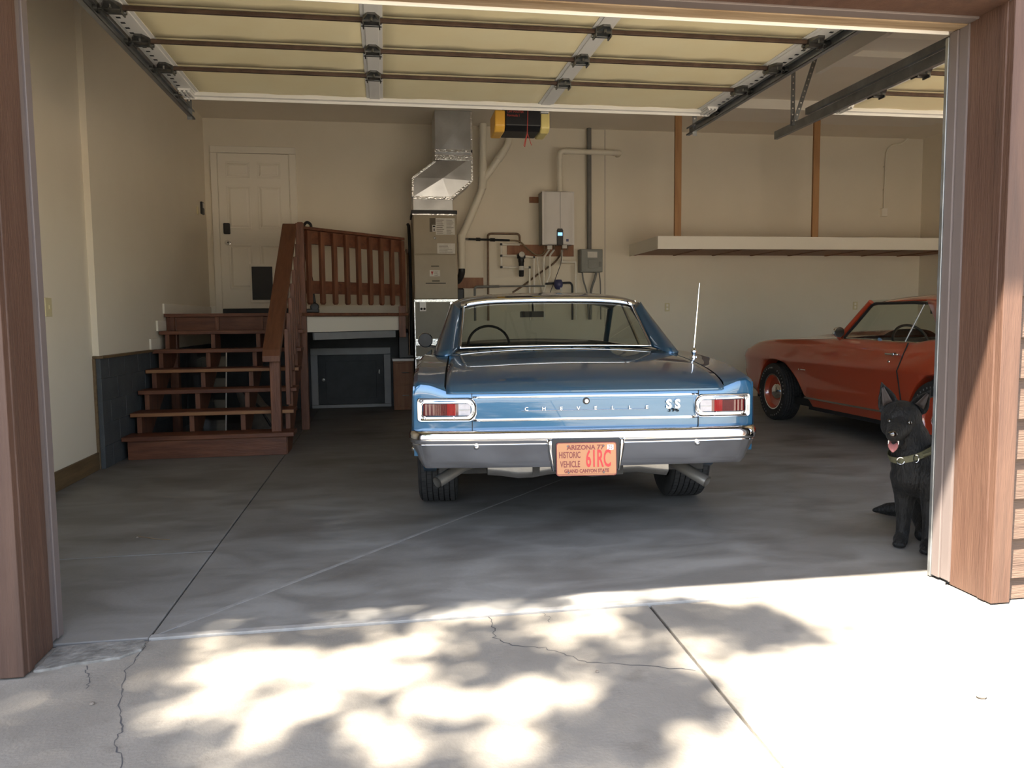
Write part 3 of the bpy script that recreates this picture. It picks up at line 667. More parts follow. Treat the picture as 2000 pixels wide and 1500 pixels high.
# things stored under the stairs
pn = thing('clear_sheet', 'clear sheet with white edge leaning under the stairs', 'sheet', (-1.95, 9.0, 0))
m = MB(); m.add([(-2.2, 9.1, 0.0), (-1.78, 9.1, 0.0), (-1.78, 9.3, 0.9), (-2.2, 9.3, 0.9), (-2.2, 9.106, 0.0), (-1.78, 9.106, 0.0), (-1.78, 9.306, 0.9), (-2.2, 9.306, 0.9)], [(0, 1, 2, 3), (7, 6, 5, 4), (0, 4, 5, 1), (1, 5, 6, 2), (2, 6, 7, 3), (3, 7, 4, 0)]); m.build('pane', MT['pane'], pn)
MB().beam((-1.78, 9.095, 0.0), (-1.78, 9.295, 0.9), 0.012, 0.012).build('edge_strip', MT['fluor'], pn)
MB().beam((-1.78, 9.295, 0.9), (-2.2, 9.295, 0.9), 0.012, 0.012).build('edge_strip', MT['fluor'], pn)
bg_ = thing('tan_sack', 'slumped tan sack with dark band under the stairs', 'sack', (-1.45, 9.3, 0))
rows = []
for i in range(9):
    t = i/8; zz = 0.46*t; w_ = 0.19*(1-0.55*t**2)+0.01*math.sin(i*2.1); xc = -1.38-0.22*t
    rows.append([(xc+w_*math.cos(2*math.pi*j/16), 9.3+w_*0.62*math.sin(2*math.pi*j/16), zz) for j in range(17)])
MB().grid(rows).add([rows[8][j] for j in range(16)], [tuple(range(16))]).build('body', MT['canvas'], bg_, smooth=60)
m = MB(); m.tube([(-1.60, 9.17, 0.44), (-1.42, 9.165, 0.25), (-1.30, 9.17, 0.03)], 0.014, 8); m.build('band', MT['black'], bg_)
cb = thing('wooden_drawer_unit', 'small brown wooden drawer unit with white top beside the furnace', 'cabinet', (0.20, 10.9, 0))
MB().box(0.10, 0.372, 10.72, 11.18, 0.0, 0.665).build('body', MT['cardboard'], cb, 0.004)
MB().box(0.09, 0.38, 10.70, 11.19, 0.665, 0.70).build('top', MT['heat'], cb, 0.004)
for k in range(2):
    d_ = MB().box(0.115, 0.358, 10.708, 10.722, 0.04+0.31*k, 0.33+0.31*k).build('drawer', MT['cardboard'], cb, 0.004)
    m = MB(); m.tube([(0.22, 10.708, 0.20+0.31*k), (0.22, 10.69, 0.20+0.31*k), (0.30, 10.69, 0.20+0.31*k), (0.30, 10.708, 0.20+0.31*k)], 0.005, 6); m.build('handle', MT['galv'], d_)

# ================================================================== UTILITIES ON THE BACK WALL
FY = 10.45
fu = thing('furnace', 'tan upright furnace cabinet with paper labels behind the blue car', 'furnace', (0.68, 10.8, 0))
MB().box(0.395, 0.965, FY+0.01, 11.10, 0.0, 1.485).build('plenum', MT['plen'], fu, 0.004)
m = MB(); m.box(0.388, 0.402, FY-0.002, FY+0.02, 0.0, 1.487); m.box(0.39, 0.97, FY-0.002, FY+0.02, 1.455, 1.49); m.box(0.39, 0.97, FY-0.002, FY+0.02, 0.88, 0.97); m.box(0.39, 0.97, FY-0.002, FY+0.02, 0.70, 0.74); m.build('foil_tape', MT['foil'], fu, 0.002)
o = MB().box(0.46, 0.545, FY-0.006, FY+0.01, 1.335, 1.455).build('outlet_plate', MT['heat'], fu, 0.003)
m = MB()
for x in (0.483, 0.523): m.lathe([(0.0, 0.002), (0.016, 0.002), (0.016, 0.0)], Matrix.Translation((x, FY-0.006, 1.365)) @ Matrix.Rotation(math.pi/2, 4, 'X'), 14)
m.build('knob_holes', MT['blackm'], o)
MB().box(0.395, 0.97, FY+0.015, 11.10, 1.49, 2.60).build('cabinet', MT['furn'], fu, 0.006)
MB().box(0.40, 0.965, FY-0.004, FY+0.015, 2.083, 2.585).build('upper_door', MT['furn'], fu, 0.006)
MB().box(0.40, 0.965, FY-0.004, FY+0.015, 1.495, 2.074).build('lower_door', MT['furn'], fu, 0.006)
MB().box(0.39, 0.955, FY-0.006, FY+0.02, 2.588, 2.603).build('top_lip', MT['foil'], fu)
MB().box(0.375, 0.975, FY-0.012, 11.11, 2.603, 2.65).build('gasket', MT['black'], fu, 0.004)
def lab(x0, x1, z0, z1, mat='paper', y=FY-0.0055): return MB().box(x0, x1, y, FY-.003, z0, z1).build('paper_label', MT[mat], fu)
l1 = lab(0.69, 0.94, 2.335, 2.548); m = MB()
for k in range(8): m.box(0.70, 0.70+0.11*random.uniform(0.7, 1), FY-0.0065, FY-.005, 2.352+k*0.024, 2.358+k*0.024)
for k in range(12): m.box(0.83, 0.83+0.10*random.uniform(0.6, 1), FY-0.0065, FY-.005, 2.345+k*0.016, 2.349+k*0.016)
m.build('print_lines', MT['ink'], l1)
l2 = lab(0.61, 0.69, 2.37, 2.548, 'ink'); m = MB(); m.box(0.645, 0.688, FY-0.0065, FY-.005, 2.372, 2.46)
m.build('white_field', MT['paper'], l2); m = MB(); m.box(0.652, 0.682, FY-0.0075, FY-.006, 2.43, 2.45); m.box(0.66, 0.675, FY-0.0075, FY-.006, 2.38, 2.415); m.build('warning_mark', MT['blackm'], l2)
l3 = lab(0.705, 0.94, 2.088, 2.222); m = MB()
for k in range(6): m.box(0.73, 0.73+0.18*random.uniform(0.6, 1), FY-0.0065, FY-.005, 2.105+k*0.018, 2.109+k*0.018)
m.build('print_lines', MT['ink'], l3)
l4 = lab(0.60, 0.735, 1.79, 1.872); m = MB(); m.prism([(0.615, 1.855), (0.65, 1.855), (0.632, 1.805)], 'y', FY-0.0065, FY-.005); m.build('red_mark', MT['redink'], l4)
m = MB()
for k in range(4): m.box(0.66, 0.66+0.06*random.uniform(0.6, 1), FY-0.0065, FY-.005, 1.803+k*0.015, 1.807+k*0.015)
m.build('print_lines', MT['ink'], l4)
lab(0.63, 0.73, 1.72, 1.74, 'ink'); lab(0.545, 0.81, 1.695, 1.706, 'blackm'); lab(0.62, 0.725, 1.915, 1.932, 'ink')
MB().lathe([(0.0, 0.008), (0.014, 0.008), (0.018, 0.0)], Matrix.Translation((0.672, FY-0.004, 2.29)) @ Matrix.Rotation(math.pi/2, 4, 'X'), 14).build('sight_glass', MT['hinge'], fu)
# duct
du = thing('sheet_metal_duct', 'galvanised sheet metal duct rising from the furnace to the ceiling', 'duct', (0.7, 10.75, 2.65))
Y0, Y1_ = FY+0.01, 11.08
MB().box(0.40, 0.92, Y0, Y1_, 2.651, 2.82).build('lower_collar', MT['duct'], du, 0.004)
poly = [(0.40, 2.822), (0.885, 2.80), (1.178, 3.04), (1.182, 3.35), (0.70, 3.285), (0.405, 3.066)]
def creased(poly, lift, name):
    cx = sum(p[0] for p in poly)/len(poly); cz = sum(p[1] for p in poly)/len(poly); n = len(poly)
    v = [(p[0], Y0, p[1]) for p in poly]+[(p[0], Y1_, p[1]) for p in poly]+[(cx, Y0-lift, cz)]
    f = [(i, (i+1) % n, 2*n) for i in range(n)]+[tuple(range(2*n-1, n-1, -1))]+[(i, i+n, (i+1) % n+n, (i+1) % n) for i in range(n)]
    return MB().add(v, f).build(name, MT['duct'], du)
creased(poly, 0.035, 'offset_section')
creased([(0.70, 3.355), (1.18, 3.355), (1.185, ZC-.004), (0.705, ZC-.004)], 0.010, 'riser')
m = MB()
for (a, b) in ((poly[0], poly[1]), (poly[1], poly[2]), (poly[2], poly[3]), (poly[5], poly[0]), (poly[4], poly[5])):
    m.beam((a[0], Y0-0.004, a[1]), (b[0], Y0-0.004, b[1]), 0.006, 0.028)
m.box(0.695, 1.19, Y0-0.008, Y0+0.01, 3.30, 3.37); m.box(0.695, 1.19, Y0-0.006, Y0+0.01, 3.40, 3.44); m.box(1.165, 1.19, Y0-0.006, Y0+0.01, 3.36, ZC-.01); m.box(0.40, 0.92, Y0-0.006, Y0, 2.79, 2.83)
m.build('foil_tape', MT['foil'], du, 0.003)
# dark strip built as upright tubes between landing and furnace
ls = thing('dark_upright_tubes', 'dark upright tubes beside the furnace', 'pipe', (0.34, 10.9, 0))
m = MB(); m.tube(bend([(0.352, 10.62, 0.75), (0.352, 10.62, 2.2), (0.352, 10.9, 2.5), (0.352, 11.2, 2.55)], 0.08), 0.022, 10); m.build('matt_black_tube', MT['blackm'], ls, smooth=50)
m = MB(); m.tube(bend([(0.325, 10.66, 0.75), (0.325, 10.66, 2.1), (0.325, 11.22, 2.2)], 0.08), 0.016, 8); m.build('copper_line', MT['copper'], ls, smooth=50)
bx = MB().box(0.18, 0.385, 10.40, 10.62, 0.702, 1.06).build('black_box', MT['black'], None, 0.01); tag(bx, 'black box on the white-topped drawer unit beside the furnace', 'box')
bx.location.y += 0.36
# plastic flue
PY = 11.16
def pipe(name, label, cat, runs, mat, base):
    t = thing(name, label, cat, base)
    for (nm, pts, r, br) in runs:
        m = MB(); m.tube(bend(pts, br) if br else pts, r, 12); m.build(nm, MT[mat] if isinstance(mat, str) else mat, t, smooth=50)
    return t
fp = pipe('flue_pipe', 'cream plastic flue pipe with a slanted branch beside the duct', 'pipe',
     [('pipe_run', [(1.085, PY-.1, 1.93), (1.085, PY-.1, 2.36), (1.388, PY-.06, 3.03), (1.402, PY-.06, 3.25), (1.415, PY-.06, ZC-.004)], 0.052, 0.06),
      ('branch', [(1.40, PY-.06, 3.15), (1.74, PY-.06, 3.62), (1.78, PY-.06, 3.72), (1.78, PY-.06, ZC-.004)], 0.050, 0.06),
      ('coupling', [(1.085, PY-.1, 2.30), (1.085, PY-.1, 2.40)], 0.059, 0), ('coupling', [(1.392, PY-.06, 3.04), (1.40, PY-.06, 3.20)], 0.059, 0),
      ('coupling', [(1.404, PY-.06, 3.28), (1.407, PY-.06, 3.42)], 0.059, 0), ('coupling', [(1.62, PY-.06, 3.452), (1.70, PY-.06, 3.562)], 0.057, 0)], 'pvc', (1.2, PY, 1.9))
m = MB(); m.tube(bend([(1.085, PY-.1, 1.985), (1.085, PY-.1, 1.86), (1.03, PY-.14, 1.76), (0.97, PY-.2, 1.74)], 0.05), 0.047, 12); m.build('rubber_elbow', MT['black'], fp, smooth=50)
MB().box(1.01, 1.12, 11.10, 11.24, 1.42, 1.66).build('trap_body', MT['black'], fp, 0.02)
# wood backing boards
for (lbl, x0, x1, z0, z1) in (('small wood block on the wall left of the water heater', 2.09, 2.24, 2.88, 2.965), ('wide reddish board behind the pipes under the water heater', 1.76, 2.74, 2.12, 2.285), ('reddish wood board low beside the flue pipe', 1.0, 1.41, 1.665, 1.815)):
    tag(MB().box(x0, x1, YB-0.022, YB, z0, z1).build('backing_board', MT['cardboard'], None, 0.003), lbl, 'board', 'wood boards on the back wall')
# tankless heater
wh = thing('water_heater', 'white wall-mounted tankless water heater with black display', 'water heater', (2.45, 11.1, 2.26))
MB().box(2.215, 2.685, 10.98, 11.20, 2.265, 3.0).build('case', MT['greybox'], wh, 0.01)['label'] = 'grey sides of the case'
m = MB(); n = 10; rows = []
for zz, q in ((2.26, 0.02), (2.275, 0.0), (2.99, 0.0), (3.005, 0.02)):
    rows.append([(2.228+0.452*i/n, 10.945+q+0.03*((i/n-0.5)*2)**6, zz) for i in range(n+1)])
m.grid(rows).box(2.222, 2.683, 10.965, 10.99, 2.262, 3.003); m.build('front_cover', MT['heat'], wh, smooth=40)
MB().box(2.475, 2.479, 10.9405, 10.95, 2.49, 2.99).build('seam', MT['greybox'], wh)
m = MB(); m.prism([(2.425, 2.255), (2.515, 2.255), (2.515, 2.46), (2.502, 2.485), (2.438, 2.485), (2.425, 2.46)], 'y', 10.93, 10.946); dsp = m.build('display_panel', MT['black'], wh, 0.003)
MB().box(2.437, 2.503, 10.927, 10.932, 2.385, 2.43).build('screen', MT['screen'], dsp, 0.002)
MB().box(2.56, 2.595, 10.939, 10.944, 2.305, 2.34).build('blue_sticker', MT['blue'], wh)
m = MB()
for x in (2.27, 2.34, 2.41, 2.53, 2.60): MB().cyl((x, 11.06, 2.20), (x, 11.06, 2.27), 0.014, 10).build('pipe_stub', MT['copper'], wh)
MB().box(2.30, 2.37, 11.0, 11.02, 2.20, 2.255).build('tag', MT['paper'], wh); MB().box(2.52, 2.585, 11.0, 11.02, 2.215, 2.265).build('tag', MT['paper'], wh)
pipe('vent_pipe', 'cream plastic vent pipe above the water heater with a right-hand run', 'pipe',
     [('pipe_run', [(2.50, 11.08, 3.0), (2.50, 11.08, 3.585), (3.40, 11.12, 3.585), (3.40, 11.25, 3.585)], 0.038, 0.07), ('coupling', [(2.50, 11.08, 3.18), (2.50, 11.08, 3.24)], 0.044, 0),
      ('coupling', [(2.50, 11.08, 3.47), (2.50, 11.08, 3.51)], 0.044, 0), ('coupling', [(2.57, 11.083, 3.585), (2.61, 11.085, 3.585)], 0.044, 0), ('coupling', [(3.30, 11.115, 3.585), (3.33, 11.117, 3.585)], 0.044, 0), ('flange', [(2.50, 11.08, 2.995), (2.50, 11.08, 3.03)], 0.045, 0)], 'pvc', (2.5, 11.1, 3.0))
ep = thing('electrical_panel', 'grey metal electrical disconnect box right of the water heater', 'electrical box', (2.97, 11.15, 1.88))
MB().box(2.805, 3.135, 11.09, YB, 1.885, 2.215).build('box', MT['greybox'], ep, 0.006)
MB().box(2.815, 3.125, 11.075, 11.09, 1.895, 2.205).build('cover', MT['greybox'], ep, 0.006)
MB().box(2.91, 3.055, 11.066, 11.078, 1.94, 2.06).build('hinged_flap', MT['greybox'], ep, 0.005)
MB().box(2.905, 3.05, 11.071, 11.077, 2.09, 2.175).build('paper_label', MT['paper'], ep); MB().box(3.075, 3.11, 11.066, 11.08, 1.96, 2.03).build('latch', MT['conduit'], ep, 0.003)
pipe('wall_conduit', 'thick grey conduit running from ceiling down to the electrical box', 'conduit', [('tube', [(2.962, 11.19, 2.21), (2.962, 11.19, ZC)], 0.034, 0)], 'conduit', (2.962, 11.19, 2.2))
pipe('cable_drop', 'grey flexible cables below the electrical box', 'cable', [('cable', [(2.85, 11.16, 1.89), (2.86, 11.16, 1.78), (2.92, 11.16, 1.6), (2.95, 11.16, 1.2)], 0.012, 0.1), ('flexible_conduit', [(3.06, 11.16, 1.89), (3.04, 11.16, 1.80), (2.98, 11.16, 1.65), (2.97, 11.16, 1.2)], 0.018, 0.1), ('cable', [(3.10, 11.16, 1.89), (3.12, 11.16, 1.75), (3.125, 11.16, 1.2)], 0.009, 0.1)], 'conduit', (2.97, 11.16, 1.2))
pipe('copper_gas_pipe', 'dark copper pipe bent over the wall left of the water heater', 'pipe', [('pipe_run', [(1.465, PY, 1.2), (1.472, PY, 2.43), (1.93, PY, 2.43), (1.93, PY, 2.30)], 0.015, 0.05)], 'copper', (1.47, PY, 1.2))
hp = pipe('iron_gas_pipe', 'black iron pipe with valve crossing to the heater, flexible yellow end', 'pipe', [('pipe_run', [(1.15, PY-.03, 2.35), (1.78, PY-.03, 2.335)], 0.015, 0), ('union', [(1.30, PY-.03, 2.347), (1.36, PY-.03, 2.345)], 0.024, 0), ('union', [(1.50, PY-.03, 2.342), (1.57, PY-.03, 2.34)], 0.024, 0)], 'blackm', (1.15, PY, 2.3))
m = MB(); m.tube(bend([(1.78, PY-.03, 2.335), (1.92, PY-.04, 2.33), (2.05, PY-.05, 2.20), (2.16, PY-.06, 2.12), (2.26, PY-.06, 2.13), (2.29, 11.06, 2.22)], 0.06), 0.012, 8); m.build('flexible_hose', MT['lumber'], hp, smooth=50)
MB().box(1.16, 1.19, PY-.05, PY-.02, 2.335, 2.365).build('valve_cap', MT['chrome'], hp, 0.004)
wf_ = thing('water_filter', 'black cylinder water filter on white pipes on the back wall', 'water filter', (1.95, 11.1, 1.8))
m = MB(); m.lathe([(0.0, 0.0), (0.028, 0.0), (0.036, 0.012), (0.038, 0.20), (0.044, 0.21), (0.044, 0.255), (0.06, 0.26), (0.062, 0.30), (0.05, 0.325), (0.0, 0.325)], Matrix.Translation((1.94, 11.10, 1.82)), 18); m.build('housing', MT['black'], wf_, smooth=40)
m = MB(); m.lathe([(0.0, 0.012), (0.036, 0.012), (0.042, 0.004), (0.042, 0.0)], Matrix.Translation((1.94, 11.045, 2.13)) @ Matrix.Rotation(math.pi/2-.3, 4, 'X'), 16); m.build('gauge', MT['paper'], wf_)
MB().lathe([(0.0395, 0.09), (0.0395, 0.15)], Matrix.Translation((1.94, 11.10, 1.82)), 18).build('paper_label', MT['paper'], wf_)
pl = pipe('white_pipe_loop', 'white plastic pipe loop with black elbows around the water filter', 'pipe', [('pipe_run', [(1.93, PY, 2.28), (1.662, PY, 2.28), (1.662, PY, 1.96), (2.07, PY, 1.955), (2.07, PY, 1.2)], 0.015, 0.01), ('pipe_run', [(1.662, PY, 2.12), (1.88, PY-.03, 2.12)], 0.015, 0), ('pipe_run', [(2.0, PY-.03, 2.11), (2.135, PY, 2.10), (2.135, PY, 1.2)], 0.015, 0.01)], 'pex', (1.66, PY, 1.2))
for (x, z) in ((1.662, 2.28), (1.662, 2.12), (1.662, 1.96), (2.07, 1.955), (2.135, 2.10)):
    MB().box(x-0.016, x+0.016, PY-0.018, PY+0.016, z-0.016, z+0.016).build('elbow_fitting', MT['black'], pl, 0.005)
pipe('white_riser_pipes', 'three white plastic riser pipes under the water heater', 'pipe', [('pipe_run', [(2.28, PY, 1.2), (2.28, PY, 2.10), (2.34, 11.06, 2.2)], 0.015, 0.03), ('pipe_run', [(2.26, PY-.02, 1.6), (2.36, PY-.03, 1.85), (2.36, PY-.03, 2.12), (2.41, 11.06, 2.2)], 0.015, 0.03), ('pipe_run', [(2.18, PY, 2.1), (2.21, PY, 1.85), (2.27, PY, 1.55)], 0.010, 0.03)], 'pex', (2.28, PY, 1.2))
pipe('white_drop_pipe', 'white pipe dropping left of the electrical box', 'pipe', [('pipe_run', [(2.53, 11.08, 2.2), (2.53, 11.10, 2.03), (2.745, PY-.03, 2.03), (2.742, PY-.03, 1.2)], 0.015, 0.012)], 'pex', (2.74, PY, 1.2))
pipe('thin_black_cable', 'thin black cable curving down from the water heater', 'cable', [('cable', [(2.53, 11.06, 2.2), (2.52, 11.08, 2.02), (2.44, 11.1, 1.80), (2.32, 11.1, 1.5)], 0.005, 0.08)], 'black', (2.4, 11.1, 1.5))
pipe('diagonal_drain_pipe', 'brown flexible drain running diagonally under the water heater', 'pipe', [('hose', [(2.56, 11.13, 2.2), (2.46, 11.205, 2.03), (2.20, 11.212, 1.86), (1.99, 11.212, 1.70), (1.83, 11.212, 1.60)], 0.013, 0.08)], 'copper', (2.2, 11.17, 1.6))
lp = pipe('low_cross_pipe', 'grey and white pipe crossing low behind the car roof', 'pipe', [('pipe_run', [(1.27, PY-.05, 1.2), (1.27, PY-.05, 1.68), (1.62, PY-.05, 1.685)], 0.017, 0.04), ('pipe_run', [(1.62, PY-.05, 1.685), (2.28, PY-.05, 1.69)], 0.011, 0)], 'conduit', (1.27, PY, 1.2))
bv = thing('blue_valve', 'round blue valve on black pipe behind the car roof', 'valve', (2.48, 11.1, 1.64))
m = MB(); m.lathe([(0.0, 0.0), (0.03, 0.0), (0.05, 0.02), (0.065, 0.06), (0.065, 0.10), (0.052, 0.125), (0.045, 0.14), (0.0, 0.145)], Matrix.Translation((2.475, 11.08, 1.635)), 18); m.build('body', MT['blue'], bv, smooth=40)
m = MB(); m.tube(bend([(2.29, 11.1, 1.72), (2.66, 11.1, 1.735), (2.685, 11.1, 1.69), (2.685, 11.1, 1.2)], 0.03), 0.015, 8); m.build('pipe_run', MT['black'], bv, smooth=50)
MB().box(2.485, 2.515, 11.0, 11.016, 1.60, 1.66).build('tag', MT['paper'], bv)

# ---- outlets, switches, conduits
def outlet(name, label, x, z, y=YB):
    t = thing(name, label, 'outlet', (x, y, z-0.06), group='wall outlets')
    MB().box(x-0.038, x+0.038, y-0.008, y, z-0.062, z+0.062).build('cover_plate', MT['ivory'], t, 0.003)
    for dz in (-0.026, 0.026): MB().box(x-0.016, x+0.016, y-0.011, y-.006, z+dz-0.018, z+dz+0.018).build('socket', MT['white'], t, 0.004)
outlet('wall_outlet', 'ivory wall outlet between the two cars', 4.175, 1.373)
outlet('wall_outlet', 'ivory wall outlet above the orange car windshield', 7.238, 1.374)
t = thing('light_switch', 'ivory light switch on the left wall', 'switch', (-2.39, 6.13, 1.25))
MB().box(-2.395, -2.385, 6.075, 6.185, 1.27, 1.405).build('cover_plate', MT['ivory'], t, 0.003); MB().box(-2.386, -2.374, 6.122, 6.138, 1.325, 1.355).build('toggle', MT['ivory'], t, 0.002)
t = thing('wall_control', 'small black door control on the left wall by the house door', 'control panel', (-2.34, 10.95, 2.63))
MB().box(XL, XL+0.03, 10.90, 11.02, 2.63, 2.79).build('body', MT['black'], t, 0.008); MB().box(XL+0.03, XL+0.033, 10.915, 11.0, 2.71, 2.775).build('screen', MT['paper'], t, 0.001)
MB().box(XL, XL+0.012, 10.70, 10.77, 2.60, 2.70).build('button_plate', MT['ivory'], t, 0.003)
jb = pipe('surface_conduit', 'beige surface conduit bending from ceiling to a small box above the shelf', 'conduit', [('tube', [(7.664, 11.22, 2.84), (7.675, 11.22, 3.74), (7.76, 11.22, 3.83), (7.93, 11.22, 3.85), (8.03, 11.22, ZC-.006)], 0.014, 0.08), ('clip', [(7.65, 11.235, 3.15), (7.69, 11.235, 3.15)], 0.012, 0), ('clip', [(7.65, 11.235, 3.5), (7.69, 11.235, 3.5)], 0.01, 0)], 'pvc', (7.664, 11.2, 2.75))
MB().box(7.615, 7.71, 11.19, YB-.002, 2.745, 2.865).build('junction_box', MT['white'], jb, 0.005)

# ---- hanging shelf
sh = thing('hanging_shelf', 'long cream-edged storage shelf hung from the ceiling on two studs', 'shelf', (5.9, 10.6, 2.1))
SX0, SY = 3.585, 10.02
MB().box(SX0, XR-.01, SY, SY+0.02, 2.125, 2.295).build('front_fascia', MT['white'], sh, 0.003)
MB().box(SX0, SX0+0.02, SY+0.021, YB, 2.125, 2.295).build('end_fascia', MT['white'], sh, 0.003)
MB().box(SX0+0.02, XR-.01, SY+0.02, YB-.002, 2.275, 2.293).build('shelf_top', MT['cardboard'], sh)
MB().box(SX0+0.02, XR-.01, SY+0.021, YB-.002, 2.142, 2.15).build('bottom_sheet', MT['cardboard'], sh)
x = SX0+0.06; k = 0
while x < XR-0.1:
    MB().box(x, x+0.038, SY+0.022, YB-.01, 2.132, 2.141).build('joist_edge', MT['cardboard'], sh, 0.003)
    m = MB(); m.box(x-0.003, x, SY+0.021, SY+0.08, 2.14, 2.25); m.box(x+0.038, x+0.041, SY+0.021, SY+0.08, 2.14, 2.25); m.build('joist_hanger', MT['galv'], sh)
    x += 0.61; k += 1
for x in (3.87, 5.84): MB().box(x-0.045, x+0.045, SY+0.022, SY+0.06, 2.20, ZC).build('hanger_stud', MT['fir'], sh, 0.003)

# ================================================================== BLUE COUPE
CA = math.radians(5.8)
car = thing('blue_coupe', 'metallic blue vintage two-door coupe parked nose-in, rear to the doorway', 'car', (1.035, 3.93, 0), -CA)
def wheel(root, x, y, r, wdt, side, rim, cap, letters=False, lip=0.62):
    # tyre with circumferential grooves; side: +1 outer face towards +x
    hw = wdt/2; prof = []
    inner = r*lip
    pts = [(inner, -hw*0.80), (r*0.80, -hw*1.02), (r*0.93, -hw*1.0), (r*0.985, -hw*0.90)]
    n = 6; tw = hw*0.86
    for k in range(n):
        a = -tw+2*tw*k/n; b = -tw+2*tw*(k+1)/n; g = 0.006
        pts += [(r-0.012, a+0.0002), (r, a+0.0012), (r, b-g), (r-0.012, b-g+0.001)]
    pts += [(r*0.985, hw*0.90), (r*0.93, hw*1.0), (r*0.80, hw*1.02), (inner, hw*0.80)]
    M4 = Matrix.Translation((x, y, r)) @ Matrix.Rotation(math.pi/2*side, 4, 'Y')
    ty = MB().lathe(pts, M4, 48).build('tyre', MT['rubber'], root, smooth=35, local=True)
    m = MB(); k = 0
    for a in range(0, 60):                                # tread sipes as shallow dark blocks
        an = 2*math.pi*a/60
        for q in range(n):
            c = -tw+2*tw*(q+0.45)/n
            Mx = M4 @ Matrix.Rotation(an+(q % 2)*0.05, 4, 'Z') @ Matrix.Translation((r-0.0025, 0, c))
            m.box(-0.003, 0.003, -0.0018, 0.0018, -tw/n*0.75, tw/n*0.75, Mx)
    o = m.build('tread_sipes', MT['blackm'], ty, local=True); o['kind'] = 'stuff'
    MB().lathe([(inner, hw*0.80), (inner*0.96, hw*0.86), (inner*0.90, hw*0.70), (inner*0.85, hw*0.45), (inner*0.5, hw*0.30), (inner*0.45, hw*0.42), (0.0, hw*0.44)], M4, 32).build('rim', rim, root, smooth=40, local=True)
    MB().lathe([(0.0, hw*0.78), (inner*0.25, hw*0.76), (inner*0.42, hw*0.62), (inner*0.50, hw*0.40)], M4, 28).build('hub_cap', cap, root, smooth=40, local=True)
    m = MB(); m.lathe([(inner*0.97, hw*0.88), (inner*1.03, hw*0.90), (inner*1.03, hw*0.84)], M4, 36); m.build('trim_ring', cap, root, smooth=40, local=True)
    if letters:
        m = MB()
        for k in range(40):
            if k % 10 in (8, 9): continue
            an = 2*math.pi*k/40
            m.box(-0.008, 0.008, -0.006, 0.006, -0.002, 0.002, M4 @ Matrix.Rotation(an, 4, 'Z') @ Matrix.Translation((r*0.84, 0, hw*1.02)))
        m.build('raised_letters', MT['galv'], ty, local=True)['kind'] = 'stuff'
def warp(p): return (p[0], p[1]+0.05*(abs(p[0])/0.93)**6*max(0.0, 1-max(p[1], 0)/0.5), p[2])
def wb(m): m.v = [warp(p) for p in m.v]; return m
fz = pch([0.0, .08, .15, .5, 1.0, 1.5, 2.5, 3.5, 4.3, 4.85, 5.0], [.885, .893, .905, .943, .970, .983, .980, .968, .93, .86, .80])
fx = pch([0, .08, .5, 1.2, 3.0, 4.5, 5.0], [.905, .908, .922, .930, .925, .90, .84])
xw = pch([0, .08, .6, 1.2, 2.5, 4.0, 4.8, 5.0], [.922, .926, .942, .95, .95, .94, .90, .85])
zs = pch([0.06, .085, .12, .2, .35, .6, 1.0, 1.45, 3.9, 4.4, 5.0], [.843, .862, .878, .900, .925, .950, .974, .990, .99, .96, .85])
crown = pch([0.06, .2, .6, 1.2, 1.6, 3.8, 4.4, 5.0], [.0, .006, .018, .028, .03, .03, .03, .0])
AX1, AX2 = 1.26, 4.18
def zlow(y):
    z = 0.285
    if y < 0.75: z = 0.285+0.295*min(1, (0.75-y)/0.25)
    for ax in (AX1, AX2):
        dy = abs(y-ax)
        if dy < 0.41: z = max(z, 0.30+0.36*math.sqrt(max(0, 1-(dy/0.41)**2)))
    return z
def prof(y):
    zl = zlow(y); X = xw(y); P = [(X-.12, zl+.004), (X-.045, zl), (X-.02, .42), (X-.006, .54), (X, .64), (X-.003, .74), (fx(y)+.012, fz(y)-.06), (fx(y)+.002, fz(y)-.014), (fx(y)-.02, fz(y)), (fx(y)-.075, fz(y)-.006)]
    P += [(0.785, (fz(y)-.010+zs(y))/2), (0.748, zs(y))]
    return [(p[0], max(p[1], zl+0.003*i)) for i, p in enumerate(P)]
def deckz(x, y): return zs(y)+crown(y)*(1-(x/0.745)**2)
ys = [0.075, 0.085, 0.10, 0.13, .17, .22, .28, .35, .45, .55, .65, .72, .78]+[0.845+0.04*k for k in range(22)]+[1.75, 1.9, 2.1, 2.4, 2.8, 3.2, 3.5, 3.65, 3.74]+[3.77+0.04*k for k in range(21)]+[4.62, 4.7, 4.8, 4.9, 4.97, 5.0]
body = MB()
for s in (-1, 1):
    rows = []
    for i, y in enumerate(ys):
        k = 0.012 if i == 0 else (0.004 if i == 1 else 0.0)
        rows.append([warp((s*(p[0]-k), y, p[1]-(k*0.7 if j > 5 else 0))) for j, p in enumerate(prof(y))])
    body.grid(rows, s > 0)
# rear face
cols = [-0.913+1.826*i/48 for i in range(49)]; rows = []
P0 = prof(0.075)
def topz(x):
    ax = abs(x)
    if ax < 0.742: return 0.838
    pr = sorted([(p[0]-.012, p[1]-.008) for p in P0[7:]])
    for a, b in zip(pr, pr[1:]):
        if a[0] <= ax <= b[0]: return a[1]+(b[1]-a[1])*(ax-a[0])/(b[0]-a[0])
    return pr[-1][1] if ax > pr[-1][0] else pr[0][1]
for t in (0, .15, .3, .5, .7, .85, .95, 1.0):
    rows.append([warp((x, 0.077+0.012*(1-t)**2+(0.006 if t > .97 else 0), 0.50+(topz(x)-0.50)*t)) for x in cols])
body.grid(rows, True)
